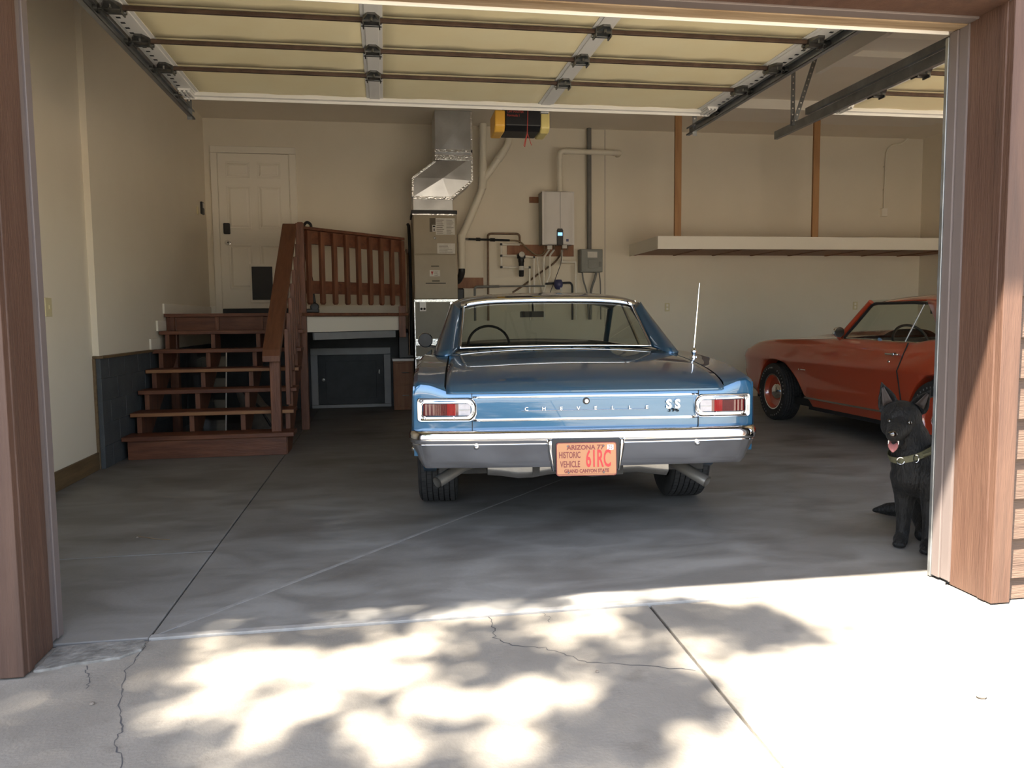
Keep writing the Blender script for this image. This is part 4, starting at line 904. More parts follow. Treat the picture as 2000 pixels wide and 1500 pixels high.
# panel between the boot lid and the glass, and the bonnet
def patch(x0, x1, ya, yb, nx, ny, zf_, dz=0.0):
    return [[warp((x0+(x1-x0)*i/nx, ya+(yb-ya)*j/ny, zf_(x0+(x1-x0)*i/nx, ya+(yb-ya)*j/ny)+dz)) for i in range(nx+1)] for j in range(ny+1)]
body.grid(patch(-0.748, 0.748, 1.165, 1.50, 24, 6, deckz))
body.grid(patch(-0.748, 0.748, 3.92, 5.0, 20, 12, deckz))
body.grid([[(-0.85+1.7*i/10, 5.0, z) for i in range(11)] for z in (0.35, 0.6, 0.80)])
bo = body.build('body', MT['paint'], car, smooth=38, local=True)
# boot lid
ny = 26; yl = [0.060, 0.066, 0.078, 0.095, 0.12, 0.16]+[0.2+(1.155-0.2)*k/ny for k in range(ny+1)]
rows = [[warp((-0.738+1.476*i/40, y, deckz(-0.738+1.476*i/40, y))) for i in range(41)] for y in yl]
lip = [[warp((-0.738+1.476*i/40, 0.070, 0.832)) for i in range(41)], [warp((-0.738+1.476*i/40, 0.061, 0.836)) for i in range(41)]]
MB().grid(lip+rows).build('boot_lid', MT['paint'], car, smooth=50, local=True, solid=0.004)
MB().grid(patch(-0.76, 0.76, 0.09, 1.18, 10, 10, deckz, -0.03)).build('boot_gutter', MT['blackm'], car, local=True)
# floor pan, fuel tank, axle
m = MB(); m.box(-0.80, 0.80, 0.62, 4.9, 0.30, 0.36); m.box(-0.62, 0.62, 0.10, 0.62, 0.46, 0.52); m.box(-0.55, 0.55, 1.05, 1.5, 0.36, 0.75); m.box(-0.05, 0.05, 1.2, 4.0, 0.24, 0.32); m.build('floor_pan', MT['under'], car, local=True)
m = MB(); rows = []
for q, (yy, zz) in enumerate(((0.30, 0.50), (0.29, 0.37), (0.34, 0.335), (0.80, 0.31), (0.86, 0.36), (0.86, 0.5))):
    rows.append([(-0.52+1.02*i/12, yy, zz+0.012*math.cos(i*1.3)*(q in (1, 2))) for i in range(13)])
m.grid(rows); m.build('fuel_tank', MT['tank'], car, 0.01, smooth=60, local=True)
m = MB()
for x in (-0.25, 0.22): MB().box(x-0.02, x+0.02, 0.284, 0.30, 0.345, 0.42).build('tank_strap', MT['under'], car, local=True)
m = MB(); m.cyl((-0.75, AX1, 0.34), (0.75, AX1, 0.34), 0.045, 12); m.lathe([(0.0, -.14), (.09, -.1), (.13, 0), (.09, .1), (0.0, .14)], Matrix.Translation((0, AX1, 0.34)) @ Matrix.Rotation(math.pi/2, 4, 'Y'), 16); m.build('rear_axle', MT['under'], car, smooth=40, local=True)
for (sx) in (-1, 1):
    a = Vector((sx*0.50, 0.62, 0.40)); b = Vector((sx*0.66, 0.42, 0.385)); c = Vector((sx*0.80, 0.27, 0.325))
    if sx > 0: b = Vector((0.58, 0.42, 0.375)); c = Vector((0.715, 0.27, 0.295))
    m = MB(); m.tube([a, b, c], 0.033, 16, caps=False); m.tube([c, b, a], 0.028, 16, caps=False); m.build('exhaust_tip', MT['steel'], car, smooth=50, local=True, fix=False)
rimm = MT['galv']
for (x, y, s) in ((-0.825, AX1, -1), (0.825, AX1, 1), (-0.80, AX2, -1), (0.80, AX2, 1)): wheel(car, x, y, 0.345, 0.25 if y == AX1 else 0.22, s, rimm, MT['chrome'])
# ---- bumper
pth = [(-0.945, 0.46), (-0.945, 0.20), (-0.942, 0.15), (-0.930, 0.10), (-0.905, 0.062), (-0.87, 0.040)]+[(x, 0.005+0.035*(abs(x)/0.87)**2.5) for x in np.linspace(-0.82, 0.82, 27)]+[(0.87, 0.040), (0.905, 0.062), (0.930, 0.10), (0.942, 0.15), (0.945, 0.20), (0.945, 0.46)]
bpf = [(.10, .640), (.045, .644), (.022, .640), (.009, .630), (.002, .614), (.0, .598), (.003, .584), (.009, .575), (.010, .571), (.009, .568), (.012, .562), (.020, .545), (.034, .515), (.052, .478), (.066, .450), (.080, .434), (.12, .430)]
rows = []
for (d, z) in bpf:
    r_ = []
    for i, p in enumerate(pth):
        a = Vector(pth[max(i-1, 0)]); b = Vector(pth[min(i+1, len(pth)-1)]); t = (b-a).normalized(); n_ = Vector((-t.y, t.x))
        r_.append((p[0]+n_.x*d, p[1]+n_.y*d, z))
    rows.append(r_)
bu = MB().grid(rows).build('rear_bumper', MT['chrome2'], car, smooth=40, local=True, solid=0.004)
for (x, z) in ((-0.585, .555), (0.585, .555), (-0.917, .53), (0.917, .53)):
    M4 = Matrix.Translation((x, 0.026 if abs(x) < .9 else 0.19, z)) @ (Matrix.Rotation(math.pi/2, 4, 'X') if abs(x) < .9 else Matrix.Rotation(math.copysign(math.pi/2, x), 4, 'Y'))
    MB().lathe([(0.0, 0.014), (0.008, 0.012), (0.013, 0.004), (0.014, -0.01)], M4, 14).build('bumper_bolt', MT['chrome'], bu, smooth=50, local=True)
# ---- licence plate and its pocket
px0, px1 = -0.222, 0.195
MB().box(px0+.03, px1-.03, -0.004, 0.03, 0.425, 0.598).build('plate_pocket', MT['black'], bu, 0.006, local=True)
for (xa, xb, sg) in ((px0, px0+.038, 1), (px1, px1-.038, -1)):
    m = MB(); rows = []
    for k in range(7):
        t = k/6; z = 0.592-0.165*t; ins = sg*0.018*t**1.5
        rows.append([(xa+ins*1.6, 0.004+0.02*t*t, z), (xa+sg*0.010+ins*1.4, -0.012, z), (xb-sg*.012+ins*.6, -0.014, z), (xb+ins*0.5, 0.004, z)])
    m.grid(rows).build('pocket_guard', MT['chrome'], bu, smooth=60, local=True, solid=0.003)
pc = -0.014; pz0, pz1 = 0.408, 0.574
pm_ = Matrix.Translation((pc, -0.020, (pz0+pz1)/2)) @ Matrix.Rotation(math.radians(-4), 4, 'X')
def rr(x0, x1, z0, z1, r, n=4):
    o = []
    for (cx, cz, a0) in ((x1-r, z1-r, 0), (x0+r, z1-r, 90), (x0+r, z0+r, 180), (x1-r, z0+r, 270)):
        o += [(cx+r*math.cos(math.radians(a0+90*k/n)), cz+r*math.sin(math.radians(a0+90*k/n))) for k in range(n+1)]
    return o
def prism_in(poly, y0, y1, M4):
    m = MB(); m.prism(poly, 'y', y0, y1); m.v = [tuple(M4 @ Vector(p)) for p in m.v]; return m
lic = prism_in(rr(-0.154, 0.154, -0.083, 0.083, 0.012), 0.0, 0.003, pm_).build('licence_plate', MT['plate'], car, local=True)
prism_in(rr(-0.158, 0.158, -0.087, 0.087, 0.014), 0.0031, 0.006, pm_).build('plate_frame', MT['maroon'], lic, local=True)
m = MB()
for (a, b) in (((-0.148, -0.0765), (0.148, -0.0765)),): m.v = []
prism_in([(-0.15, -0.078), (0.15, -0.078), (0.15, -0.0765), (-0.15, -0.0765)], -0.0012, 0.0, pm_).build('border_line', MT['maroon'], lic, local=True)
def ptext(body, x, z, size, sx, mat, off=0.0): return text('plate_lettering', body, MT[mat], lic, pm_ @ face_y(x, -0.0008, z), size, sx, 0.0006, offset=off)
ptext('ARIZONA', -0.028, 0.060, 0.034, 0.98, 'maroon', 0.0008); ptext('77', 0.073, 0.060, 0.034, 1.1, 'maroon', 0.0008)
ptext('HISTORIC', -0.088, 0.021, 0.046, 0.56, 'maroon', 0.0006); ptext('VEHICLE', -0.086, -0.027, 0.046, 0.60, 'maroon', 0.0006)
ptext('61RC', 0.062, -0.002, 0.125, 0.46, 'plred', 0.0022); ptext('GRAND CANYON STATE', 0.0, -0.062, 0.026, 0.80, 'maroon', 0.0008)
prism_in(rr(0.108, 0.142, 0.046, 0.074, 0.003), -0.0012, 0.0, pm_).build('year_sticker', MT['heat'], lic, local=True)
ptext('25', 0.125, 0.060, 0.030, 0.75, 'maroon')
m = MB()
for (x, z) in ((-0.098, 0.068), (0.09, 0.068), (-0.095, -0.07), (0.09, -0.07)): m.lathe([(0.0, 0.003), (0.004, 0.002), (0.005, 0.0)], pm_ @ Matrix.Translation((x, 0, z)) @ Matrix.Rotation(math.pi/2, 4, 'X'), 10)
m.build('plate_screws', MT['hinge'], lic, local=True)
# ---- tail panel brightwork
def strip(x0, x1, z0, z1, y0, name='chrome_strip', mat='chrome', n=24, par=None):
    rows = []
    for (dy, zz) in ((0.012, z0), (0.002, z0+0.001), (0.0, (z0+z1)/2), (0.002, z1-0.001), (0.012, z1)):
        rows.append([warp((x0+(x1-x0)*i/n, y0+dy, zz)) for i in range(n+1)])
    return MB().grid(rows).build(name, MT[mat], par or car, smooth=60, local=True, solid=0.002)
strip(-0.60, 0.60, 0.806, 0.818, 0.068); strip(-0.60, 0.60, 0.684, 0.699, 0.068)
for x in (-0.604, 0.604):
    m = MB(); m.box(x-0.0018, x+0.0018, 0.0745, 0.085, 0.64, 0.838); wb(m).build('panel_gap', MT['blackm'], car, local=True)
def tail_light(s):
    def mx(P): return [(s*p[0], p[1]) for p in P]
    def shape(g):                                        # outer end square, inner end rounded
        x0, x1, z0, z1 = 0.578+g, 0.893-g, 0.684+g, 0.812-g
        o = []
        ri = 0.045-g*0.5; ro = 0.016
        for (cx, cz, a0, r) in ((x1-ro, z1-ro, 0, ro), (x0+ri, z1-ri, 90, ri), (x0+ri, z0+ri, 180, ri), (x1-ro, z0+ro, 270, ro)):
            o += [(cx+r*math.cos(math.radians(a0+90*k/6)), cz+r*math.sin(math.radians(a0+90*k/6))) for k in range(7)]
        return o
    rows = []
    for (g, yy) in ((0.0, 0.085), (0.0, 0.068), (0.004, 0.062), (0.010, 0.064), (0.014, 0.072), (0.020, 0.076), (0.024, 0.070), (0.028, 0.070), (0.032, 0.082)):
        P = mx(shape(g)); P.append(P[0]); rows.append([warp((p[0], yy, p[1])) for p in P])
    bz = MB().grid(rows).build('tail_light_bezel', MT['chrome'], car, smooth=50, local=True)
    base = shape(0.030)
    MB().add([warp((s*p[0], 0.079, p[1])) for p in base], [tuple(range(len(base)))]).build('lamp_backing', MT['under'], bz, local=True)
    def lens(x0, x1, mat, nm, ribs):
        m = MB(); n = max(6, ribs*2); rows = []
        za, zb = 0.716, 0.780
        for (zz, dy) in ((za, 0.006), (za+0.002, 0.0), (zb-0.002, 0.0), (zb, 0.006)):
            rows.append([warp((s*(x0+(x1-x0)*i/n), 0.0715+dy-(0.0022 if (i % 2 and ribs) else 0), zz)) for i in range(n+1)])
        m.grid(rows); m.build(nm, MT[mat], bz, smooth=(20 if ribs else 50), local=True)
    lens(0.800, 0.860, 'dredlens', 'red_lens', 3); lens(0.735, 0.800, 'dredlens', 'red_lens', 12); lens(0.690, 0.735, 'redlens', 'red_lens', 10); lens(0.675, 0.690, 'dredlens', 'red_lens', 0); lens(0.612, 0.675, 'clear', 'clear_lens', 0)
    m = MB(); m.box(s*0.615, s*0.672, 0.068, 0.072, 0.746, 0.750); wb(m).build('lens_line', MT['galv'], bz, local=True)
    m = MB()
    for (x, z) in ((0.700, 0.786), (0.700, 0.711), (0.852, 0.786), (0.852, 0.711)): m.lathe([(0.0, 0.004), (0.004, 0.003), (0.005, 0.0)], Matrix.Translation(warp((s*x, 0.070, z))) @ Matrix.Rotation(math.pi/2, 4, 'X'), 10)
    m.build('lens_screws', MT['chrome'], bz, local=True)
tail_light(-1); tail_light(1)
m = MB(); m.lathe([(0.0, 0.012), (0.010, 0.012), (0.012, 0.006), (0.018, 0.006), (0.019, 0.0)], Matrix.Translation((0.0, 0.077, 0.785)) @ Matrix.Rotation(math.pi/2, 4, 'X'), 20); lk = m.build('boot_lock', MT['black'], car, smooth=30, local=True)
m = MB(); m.lathe([(0.0, 0.016), (0.010, 0.0155), (0.0115, 0.011)], Matrix.Translation((0.0, 0.077, 0.785)) @ Matrix.Rotation(math.pi/2, 4, 'X'), 20); m.build('lock_cylinder', MT['chrome'], lk, smooth=30, local=True)
em = strip(-0.345, 0.335, 0.7365, 0.7395, 0.066, 'name_script_bar')
for k, ch in enumerate('CHEVELLE'): text('name_letter', ch, MT['chrome'], em, face_y(-0.318+0.0915*k, 0.069, 0.747), 0.026, 1.15, 0.004)
for k, ch in enumerate('SS'): text('badge_letter', ch, MT['chrome'], car, face_y(0.440+0.046*k, 0.069, 0.760), 0.066, 0.95, 0.006, offset=0.0025)
text('badge_number', '396', MT['blackm'], car, face_y(0.466, 0.072, 0.728), 0.026, 1.5, 0.003, spacing=1.1)
# ---- greenhouse
rzc = pch([1.93, 1.97, 2.05, 2.3, 2.7, 3.1, 3.36], [1.352, 1.372, 1.395, 1.427, 1.438, 1.42, 1.38])
def roofz(x, y): u = abs(x)/0.745; return rzc(y)-0.020*u*u-0.058*u**6
yr = [1.945, 1.96, 1.99, 2.03, 2.08, 2.15, 2.25, 2.4, 2.6, 2.8, 3.0, 3.2, 3.3, 3.36]
cx = [-0.745, -0.735, -0.72, -0.69, -0.64, -0.56, -0.44, -0.3, -0.15, 0, .15, .3, .44, .56, .64, .69, .72, .735, .745]
MB().grid([[(x*(0.96+0.04*min(1, (y-1.945)/0.12)), y+0.02*(x/0.745)**2*(y < 2.1), roofz(x, y)) for x in cx] for y in yr]).build('roof', MT['paint'], car, smooth=60, local=True, solid=0.012)
G0, G1 = (0.652, 1.952, 1.322), (0.672, 1.46, 1.022)
for s in (-1, 1):
    rows = []
    for k in range(13):
        t = k/12; q = t**1.25
        c0 = lerp((0.655, 1.953, 1.300), (0.676, 1.455, 1.015), t)
        c1 = lerp((0.715, 1.965, 1.345), (0.735, 1.20, 0.985), q)
        c2 = lerp((0.738, 2.08, 1.345), (0.835, 1.26, 0.982), q)
        c3 = lerp((0.745, 2.30, 1.352), (0.868, 1.62, 0.984), t)
        c4 = lerp((0.745, 2.62, 1.358), (0.865, 2.02, 0.984), t)
        r_ = []
        for a, b in ((c0, c1), (c1, c2), (c2, c3), (c3, c4)):
            for j in range(4): r_.append(lerp(a, b, j/4))
        r_.append(c4)
        # round the profile
        for it in range(2): r_ = [r_[0]]+[lerp(lerp(r_[i-1], r_[i+1], .5), r_[i], .5) for i in range(1, len(r_)-1)]+[r_[-1]]
        rows.append([(s*p[0], p[1], p[2]) for p in r_])
    MB().grid(rows, s > 0).build('sail_panel', MT['paint'], car, smooth=60, local=True, solid=0.01)
    # side glass, pillars, bright trim
    a, b, c, d = (s*0.742, 2.60, 1.352), (s*0.742, 3.30, 1.352), (s*0.80, 3.90, 0.985), (s*0.862, 2.03, 0.985)
    MB().add([a, b, c, d], [(0, 1, 2, 3)]).build('side_glass', MT['glass'], car, local=True)
    m = MB(); m.tube([(s*0.742, 2.62, 1.352), (s*0.862, 2.03, 0.985)], 0.010, 8); m.tube([(s*0.742, 2.86, 1.352), (s*0.855, 2.62, 0.985)], 0.012, 8); m.tube([(s*0.742, 2.30, 1.350), (s*0.742, 3.32, 1.354)], 0.010, 8); m.build('window_trim', MT['chrome'], car, smooth=50, local=True)
    m = MB(); m.tube([(s*0.738, 3.32, 1.355), (s*0.80, 3.93, 0.985)], 0.028, 8); m.build('windshield_pillar', MT['paint'], car, smooth=50, local=True)
# rear glass, curved, with bright moulding
rows = []; gx = [i/20*2-1 for i in range(21)]
for k in range(9):
    t = k/8; a = lerp((0.645, 1.945, 1.335), (0.672, 1.455, 1.022), t)
    rows.append([(a[0]*u, a[1]-0.02*(1-u*u)*(t*0.6+0.4), a[2]+0.010*(1-u*u)-0.032*(1-t)*u**6) for u in gx])
MB().grid(rows).build('rear_glass', MT['glass'], car, smooth=60, local=True)
top = rows[0]; bot = rows[-1]
def mould(P, wdt, lift, name):
    rws = []
    for (o1, o2) in ((0.0, 0.004), (0.25, -0.006), (0.6, -0.008), (1.0, 0.002)):
        rws.append([(p[0], p[1]+o2-lift*o1*0.4, p[2]+wdt*o1) for p in P])
    return MB().grid(rws).build(name, MT['chrome'], car, smooth=60, local=True, solid=0.003)
mould([(p[0]*1.03, p[1]-.004, p[2]-.004) for p in top], 0.050, -0.02, 'rear_glass_moulding')
m = MB(); m.tube([(p[0], p[1]-0.008, p[2]) for p in bot], 0.008, 8); m.build('rear_glass_moulding', MT['chrome'], car, smooth=60, local=True)
for s in (-1, 1):
    e_ = [r_[0] if s < 0 else r_[-1] for r_ in rows]
    m = MB(); m.tube([(p[0], p[1]-0.008, p[2]+.004) for p in e_], 0.010, 8); m.build('rear_glass_moulding', MT['chrome'], car, smooth=60, local=True)
rows = []
for k in range(7):
    t = k/6; rows.append([(u*(0.72+0.06*t), 3.345+0.60*t+0.06*(1-u*u), 1.365-0.37*t+0.012*(1-u*u)) for u in gx])
MB().grid(rows).build('windshield', MT['glass'], car, smooth=60, local=True)
# interior
m = MB(); m.box(-0.82, 0.82, 1.5, 3.95, 0.36, 0.42); m.box(-0.84, -0.80, 1.5, 3.95, 0.42, 0.96); m.box(0.80, 0.84, 1.5, 3.95, 0.42, 0.96); m.build('cabin_tub', MT['seat'], car, local=True)
m = MB(); m.box(-0.70, 0.70, 1.46, 1.86, 0.97, 0.992); m.build('parcel_shelf', MT['seat'], car, local=True)
for (x0, x1, y0, y1, zt_) in ((-0.66, 0.66, 1.86, 2.0, 0.985), (-0.62, -0.06, 2.75, 2.9, 0.975), (0.06, 0.62, 2.75, 2.9, 0.975)):
    m = MB(); m.box(x0, x1, y0, y1, 0.45, zt_); m.box(x0, x1, y1, y1+0.45, 0.42, 0.60); m.build('seat', MT['seat'], car, 0.04, local=True)
m = MB(); m.prism([(3.50, 0.75), (3.47, 0.93), (3.55, 0.985), (3.95, 0.985), (3.95, 0.75)], 'x', -0.79, 0.79); m.build('dashboard', MT['seat'], car, 0.02, local=True)
m = MB(); Mw = Matrix.Translation((-0.42, 3.22, 0.985)) @ Matrix.Rotation(math.radians(65), 4, 'X')
m.tube([tuple(Mw @ Vector((0.19*math.cos(2*math.pi*k/28), 0.19*math.sin(2*math.pi*k/28), 0))) for k in range(28)], 0.012, 8, closed=True)
m.tube([Mw @ Vector((-0.18, 0, 0)), Mw @ Vector((0, 0, -0.03)), Mw @ Vector((0.18, 0, 0))], 0.009, 6); m.tube([Mw @ Vector((0, 0, -0.03)), Mw @ Vector((0, 0, -0.35))], 0.02, 8); m.build('steering_wheel', MT['black'], car, smooth=50, local=True)
m = MB(); m.box(-0.12, 0.10, 3.30, 3.32, 1.235, 1.29); m.tube([(0, 3.31, 1.29), (0, 3.36, 1.37)], 0.008, 6); m.build('interior_mirror', MT['black'], car, 0.008, local=True)
m = MB(); Mm = Matrix.Translation((-1.0, 3.20, 1.035)) @ Matrix.Rotation(math.pi/2, 4, 'X')
m.lathe([(0.0, 0.012), (0.060, 0.010), (0.066, 0.0), (0.060, -0.03), (0.03, -0.07), (0.0, -0.08)], Mm, 22); dm = m.build('door_mirror', MT['black'], car, smooth=40, local=True)
m = MB(); m.tube(bend([(-1.0, 3.22, 1.0), (-0.97, 3.23, 0.985), (-0.90, 3.24, 0.965)], 0.02), 0.012, 8); m.lathe([(0.063, 0.011), (0.068, 0.006), (0.068, -0.004)], Mm, 24); m.build('mirror_stalk', MT['chrome'], dm, smooth=40, local=True)
m = MB(); m.lathe([(0.028, 0.0), (0.026, 0.008), (0.012, 0.016), (0.014, 0.026), (0.019, 0.036), (0.016, 0.048), (0.008, 0.058), (0.006, 0.07)], Matrix.Translation((0.833, 0.95, 0.962)), 16); an = m.build('aerial_base', MT['chrome'], car, smooth=40, local=True)
MB().tube([(0.833, 0.95, 1.02), (0.866, 0.95, 1.437)], [0.0045, 0.0022], 8).build('aerial_mast', MT['chrome'], an, local=True)
strip_ = MB()

# ================================================================== ORANGE COUPE
oc = thing('orange_coupe', 'orange-red vintage coupe parked nose-in beyond the blue car, partly behind the jamb', 'car', (5.425, 4.72, 0), 0)
R1, R2, RW = 1.14, 3.92, 0.335
ow = pch([0, .25, .8, 1.6, 2.6, 3.4, 4.1, 4.5, 4.68, 4.77], [.80, .88, .925, .925, .915, .92, .925, .915, .895, .84])
of = pch([0, .2, .6, 1.1, 1.35, 1.55, 2.0, 2.5, 3.3, 3.9, 4.3, 4.54, 4.70, 4.77], [.86, .93, .985, 1.02, 1.005, .978, .982, .992, .968, .955, .928, .885, .82, .76])
ARCH = pch([-0.72, -0.64, -0.40, -0.12, 0.04, 0.19, 0.34, 0.45, 0.50], [.24, .31, .546, .69, .71, .70, .61, .42, .24])
def olow(y):
    z = 0.24
    if y > 4.3: z = 0.24+0.34*min(1, ((y-4.3)/0.44))**1.2
    if y < 0.5: z = 0.24+0.25*(0.5-y)/0.5
    for ax in (R1, R2):
        d_ = y-ax+0.10
        if -0.72 < d_ < 0.50: z = max(z, ARCH(d_))
    return z
def oprof(y):
    zl = olow(y); X = ow(y); Z = of(y)
    P = [(X-.16, zl+.004), (X-.055, zl), (X-.022, .345), (X-.026, .47), (X-.022, .62), (X-.006, .705), (X-.002, .725), (X-.012, .765), (X-.035, (Z+.765)/2+.01), (X-.062, Z-.028), (X-.085, Z-.008), (X-.12, Z), (X-.19, Z+.002)]
    out = []
    for i, p in enumerate(P):
        zz = max(p[1], zl+0.0025*i); zz = min(zz, Z+.002) if i < 9 else zz
        if zl > 0.3 and i in (1, 2, 3): pass
        out.append((p[0], zz))
    return out
ys = [0, .05, .12, .2, .3, .4, .5, .6, .66]+[0.69+0.03*k for k in range(34)]+[1.75, 1.9, 2.1, 2.4, 2.7, 3.0]+[3.1+0.03*k for k in range(8)]+[3.34+0.03*k for k in range(36)]+[4.41, 4.44, 4.48, 4.52, 4.57, 4.62, 4.66, 4.70, 4.735, 4.755, 4.77]
m = MB()
for s in (-1, 1): m.grid([[(s*p[0], y, p[1]) for p in oprof(y)] for y in ys], s > 0)
def hz(x, y):
    u = abs(x)/max(0.3, ow(y)-.19); z = of(y)+.002+0.03*(1-min(1, u)**2)
    bl = max(0.0, min(1.0, (4.35-y)/0.9)); b = max(0, 1-(abs(x)/0.30)**4); return z+0.055*b*bl
def row(y, n=24):
    w_ = ow(y)-.19; return [(w_*(i/n*2-1), y, hz(w_*(i/n*2-1), y)) for i in range(n+1)]
m.grid([row(y) for y in [2.72, 2.9, 3.1, 3.3, 3.5, 3.7, 3.9, 4.1, 4.25, 4.4, 4.5, 4.58, 4.64, 4.7, 4.74, 4.77]])
m.grid([row(y) for y in [0, .05, .12, .2, .3, .4, .5]])
m.grid([[(0.78*(i/12*2-1)*0.76, 4.77, z) for i in range(13)] for z in (0.50, 0.6, 0.762)]); m.grid([[(0.61*(i/12*2-1)*1.1, 0.0, z) for i in range(13)] for z in (0.45, 0.6, 0.862)])
ob = m.build('body', MT['orpaint'], oc, smooth=35, local=True)
m = MB(); m.box(-0.80, 0.80, 0.4, 4.5, 0.22, 0.30); m.box(-0.62, 0.62, 0.6, 4.3, 0.3, 0.70); m.build('floor_pan', MT['blackm'], oc, local=True)
m = MB(); m.box(-0.62, 0.62, 4.74, 4.775, 0.55, 0.70); m.build('grille', MT['blackm'], oc, 0.01, local=True)
m = MB(); m.tube(bend([(-0.78, 4.70, 0.50), (-0.6, 4.80, 0.50), (0.6, 4.80, 0.50), (0.78, 4.70, 0.50)], 0.1), 0.045, 10); m.build('front_bumper', MT['chrome2'], oc, smooth=50, local=True)
for (x, y, s) in ((-0.81, R2, -1), (0.81, R2, 1), (-0.81, R1, -1), (0.81, R1, 1)): wheel(oc, x, y, RW, 0.21, s, MT['orpaint'], MT['chrome'], True, 0.61)
for s in (-1, 1): MB().box(s*0.900, s*0.912, 1.66, 3.20, 0.325, 0.343).build('sill_strip', MT['chrome'], oc, local=True)
for s in (-1, 1): MB().box(s*0.78, s*0.85, 1.66, 3.2, 0.20, 0.25).build('sill_underside', MT['blackm'], oc, local=True)
# roof and pillars
rz = pch([0.75, .85, 1.0, 1.4, 1.8, 2.2, 2.37], [1.335, 1.36, 1.385, 1.412, 1.415, 1.40, 1.378])
def orz(x, y): u = abs(x)/0.70; return rz(y)-0.014*u*u-0.045*u**6
cx = [-0.70, -0.69, -0.67, -0.63, -0.56, -0.44, -0.3, -0.15, 0, .15, .3, .44, .56, .63, .67, .69, .70]
MB().grid([[(x, y, orz(x, y)) for x in cx] for y in (0.75, 0.8, 0.86, 0.95, 1.1, 1.3, 1.5, 1.7, 1.9, 2.1, 2.25, 2.33, 2.37)]).build('roof', MT['orpaint'], oc, smooth=60, local=True, solid=0.015)
for s in (-1, 1):
    rows = []
    for k in range(11):
        t = k/10
        f_ = lerp((0.704, 1.55, 1.350), (0.835, 1.20, 1.012), t); f_ = (f_[0], f_[1]-0.02*math.sin(math.pi*t), f_[2])
        mid = lerp((0.702, 1.05, 1.345), (0.845, 0.70, 1.0), t); re = lerp((0.64, 0.78, 1.325), (0.72, 0.16, 0.935), t)
        r_ = [lerp(f_, mid, j/4) for j in range(4)]+[lerp(mid, re, j/5) for j in range(6)]
        rows.append([(s*p[0], p[1], p[2]) for p in r_])
    MB().grid(rows, s > 0).build('quarter_pillar', MT['orpaint'], oc, smooth=60, local=True, solid=0.012)
    m = MB(); m.tube([(s*0.695, 2.36, 1.352), (s*0.79, 2.74, 0.99)], [0.030, 0.026], 8); m.build('windshield_pillar', MT['orpaint'], oc, smooth=50, local=True)
    m = MB(); m.tube(bend([(s*0.800, 2.64, 0.995), (s*0.712, 2.30, 1.335), (s*0.716, 1.70, 1.332), (s*0.712, 1.53, 1.322)], 0.05), 0.014, 8); m.build('door_seal', MT['black'], oc, smooth=50, local=True)
    m = MB(); m.tube([(s*0.716, 1.56, 1.315), (s*0.842, 1.63, 0.985)], 0.007, 8); m.build('quarter_window_trim', MT['galv'], oc, smooth=50, local=True)
    MB().add([(s*0.705, 2.32, 1.335), (s*0.805, 2.66, 0.99), (s*0.838, 1.63, 0.975), (s*0.712, 1.54, 1.325)], [(0, 1, 2, 3)]).build('side_glass', MT['glass'], oc, local=True)
    MB().add([(s*0.712, 1.54, 1.325), (s*0.838, 1.63, 0.975), (s*0.832, 1.15, 1.01), (s*0.708, 1.46, 1.33)], [(0, 1, 2, 3)]).build('quarter_glass', MT['glass'], oc, local=True)
    m = MB(); m.tube([(s*0.865, 1.555, 0.975), (s*0.898, 1.585, 0.85), (s*0.924, 1.62, 0.725), (s*0.903, 1.615, 0.60), (s*0.905, 1.57, 0.42), (s*0.905, 1.56, 0.35)], 0.006, 6); m.build('door_gap', MT['blackm'], oc, local=True)
    m = MB(); m.box(s*0.895, s*0.925, 1.62, 1.80, 0.862, 0.878); m.cyl((s*0.91, 1.66, 0.87), (s*0.945, 1.66, 0.87), 0.016, 12); m.build('door_handle', MT['chrome'], oc, 0.004, local=True)
    MB().lathe([(0.0, 0.010), (0.010, 0.008), (0.013, 0.0)], Matrix.Translation((s*0.906, 1.76, 0.80)) @ Matrix.Rotation(s*math.pi/2, 4, 'Y'), 14).build('door_lock', MT['chrome'], oc, local=True)
    m = MB(); m.box(s*0.893, s*0.905, 3.20, 3.30, 0.628, 0.64); m.box(s*0.893, s*0.905, 3.235, 3.25, 0.66, 0.675); m.box(s*0.893, s*0.905, 3.33, 3.345, 0.625, 0.64); m.build('fender_badge', MT['chrome'], oc, 0.002, local=True)
    m = MB(); m.box(s*0.865, s*0.885, 4.55, 4.585, 0.66, 0.70); m.build('side_marker', MT['chrome'], oc, 0.004, local=True)
rows = [[(u*(0.69+0.09*t), 2.365+0.38*t+0.10*(1-u*u), 1.37-0.37*t+0.012*(1-u*u)) for u in gx] for t in [k/6 for k in range(7)]]
MB().grid(rows).build('windshield', MT['glass'], oc, smooth=60, local=True)
rows = [[(u*(0.63+0.08*t), 0.78-0.55*t-0.05*(1-u*u), 1.335-0.37*t+0.01*(1-u*u)) for u in gx] for t in [k/6 for k in range(7)]]
MB().grid(rows).build('rear_glass', MT['glass'], oc, smooth=60, local=True)
m = MB(); m.box(-0.78, 0.78, 0.5, 2.75, 0.30, 0.36); m.box(-0.80, -0.77, 0.5, 2.75, 0.36, 0.95); m.box(0.77, 0.80, 0.5, 2.75, 0.36, 0.95); m.prism([(2.42, 0.70), (2.42, 0.92), (2.5, 0.985), (2.85, 0.985), (2.85, 0.7)], 'x', -0.78, 0.78); m.build('cabin_tub', MT['seat'], oc, local=True)
for (x0, x1, y0) in ((-0.62, -0.08, 1.36), (0.08, 0.62, 1.36), (-0.6, 0.6, 0.62)):
    m = MB(); m.box(x0, x1, y0, y0+0.16, 0.4, 1.06 if y0 > 1 else 0.98); m.box(x0, x1, y0+0.16, y0+0.6, 0.4, 0.58); m.build('seat', MT['seat'], oc, 0.05, local=True)
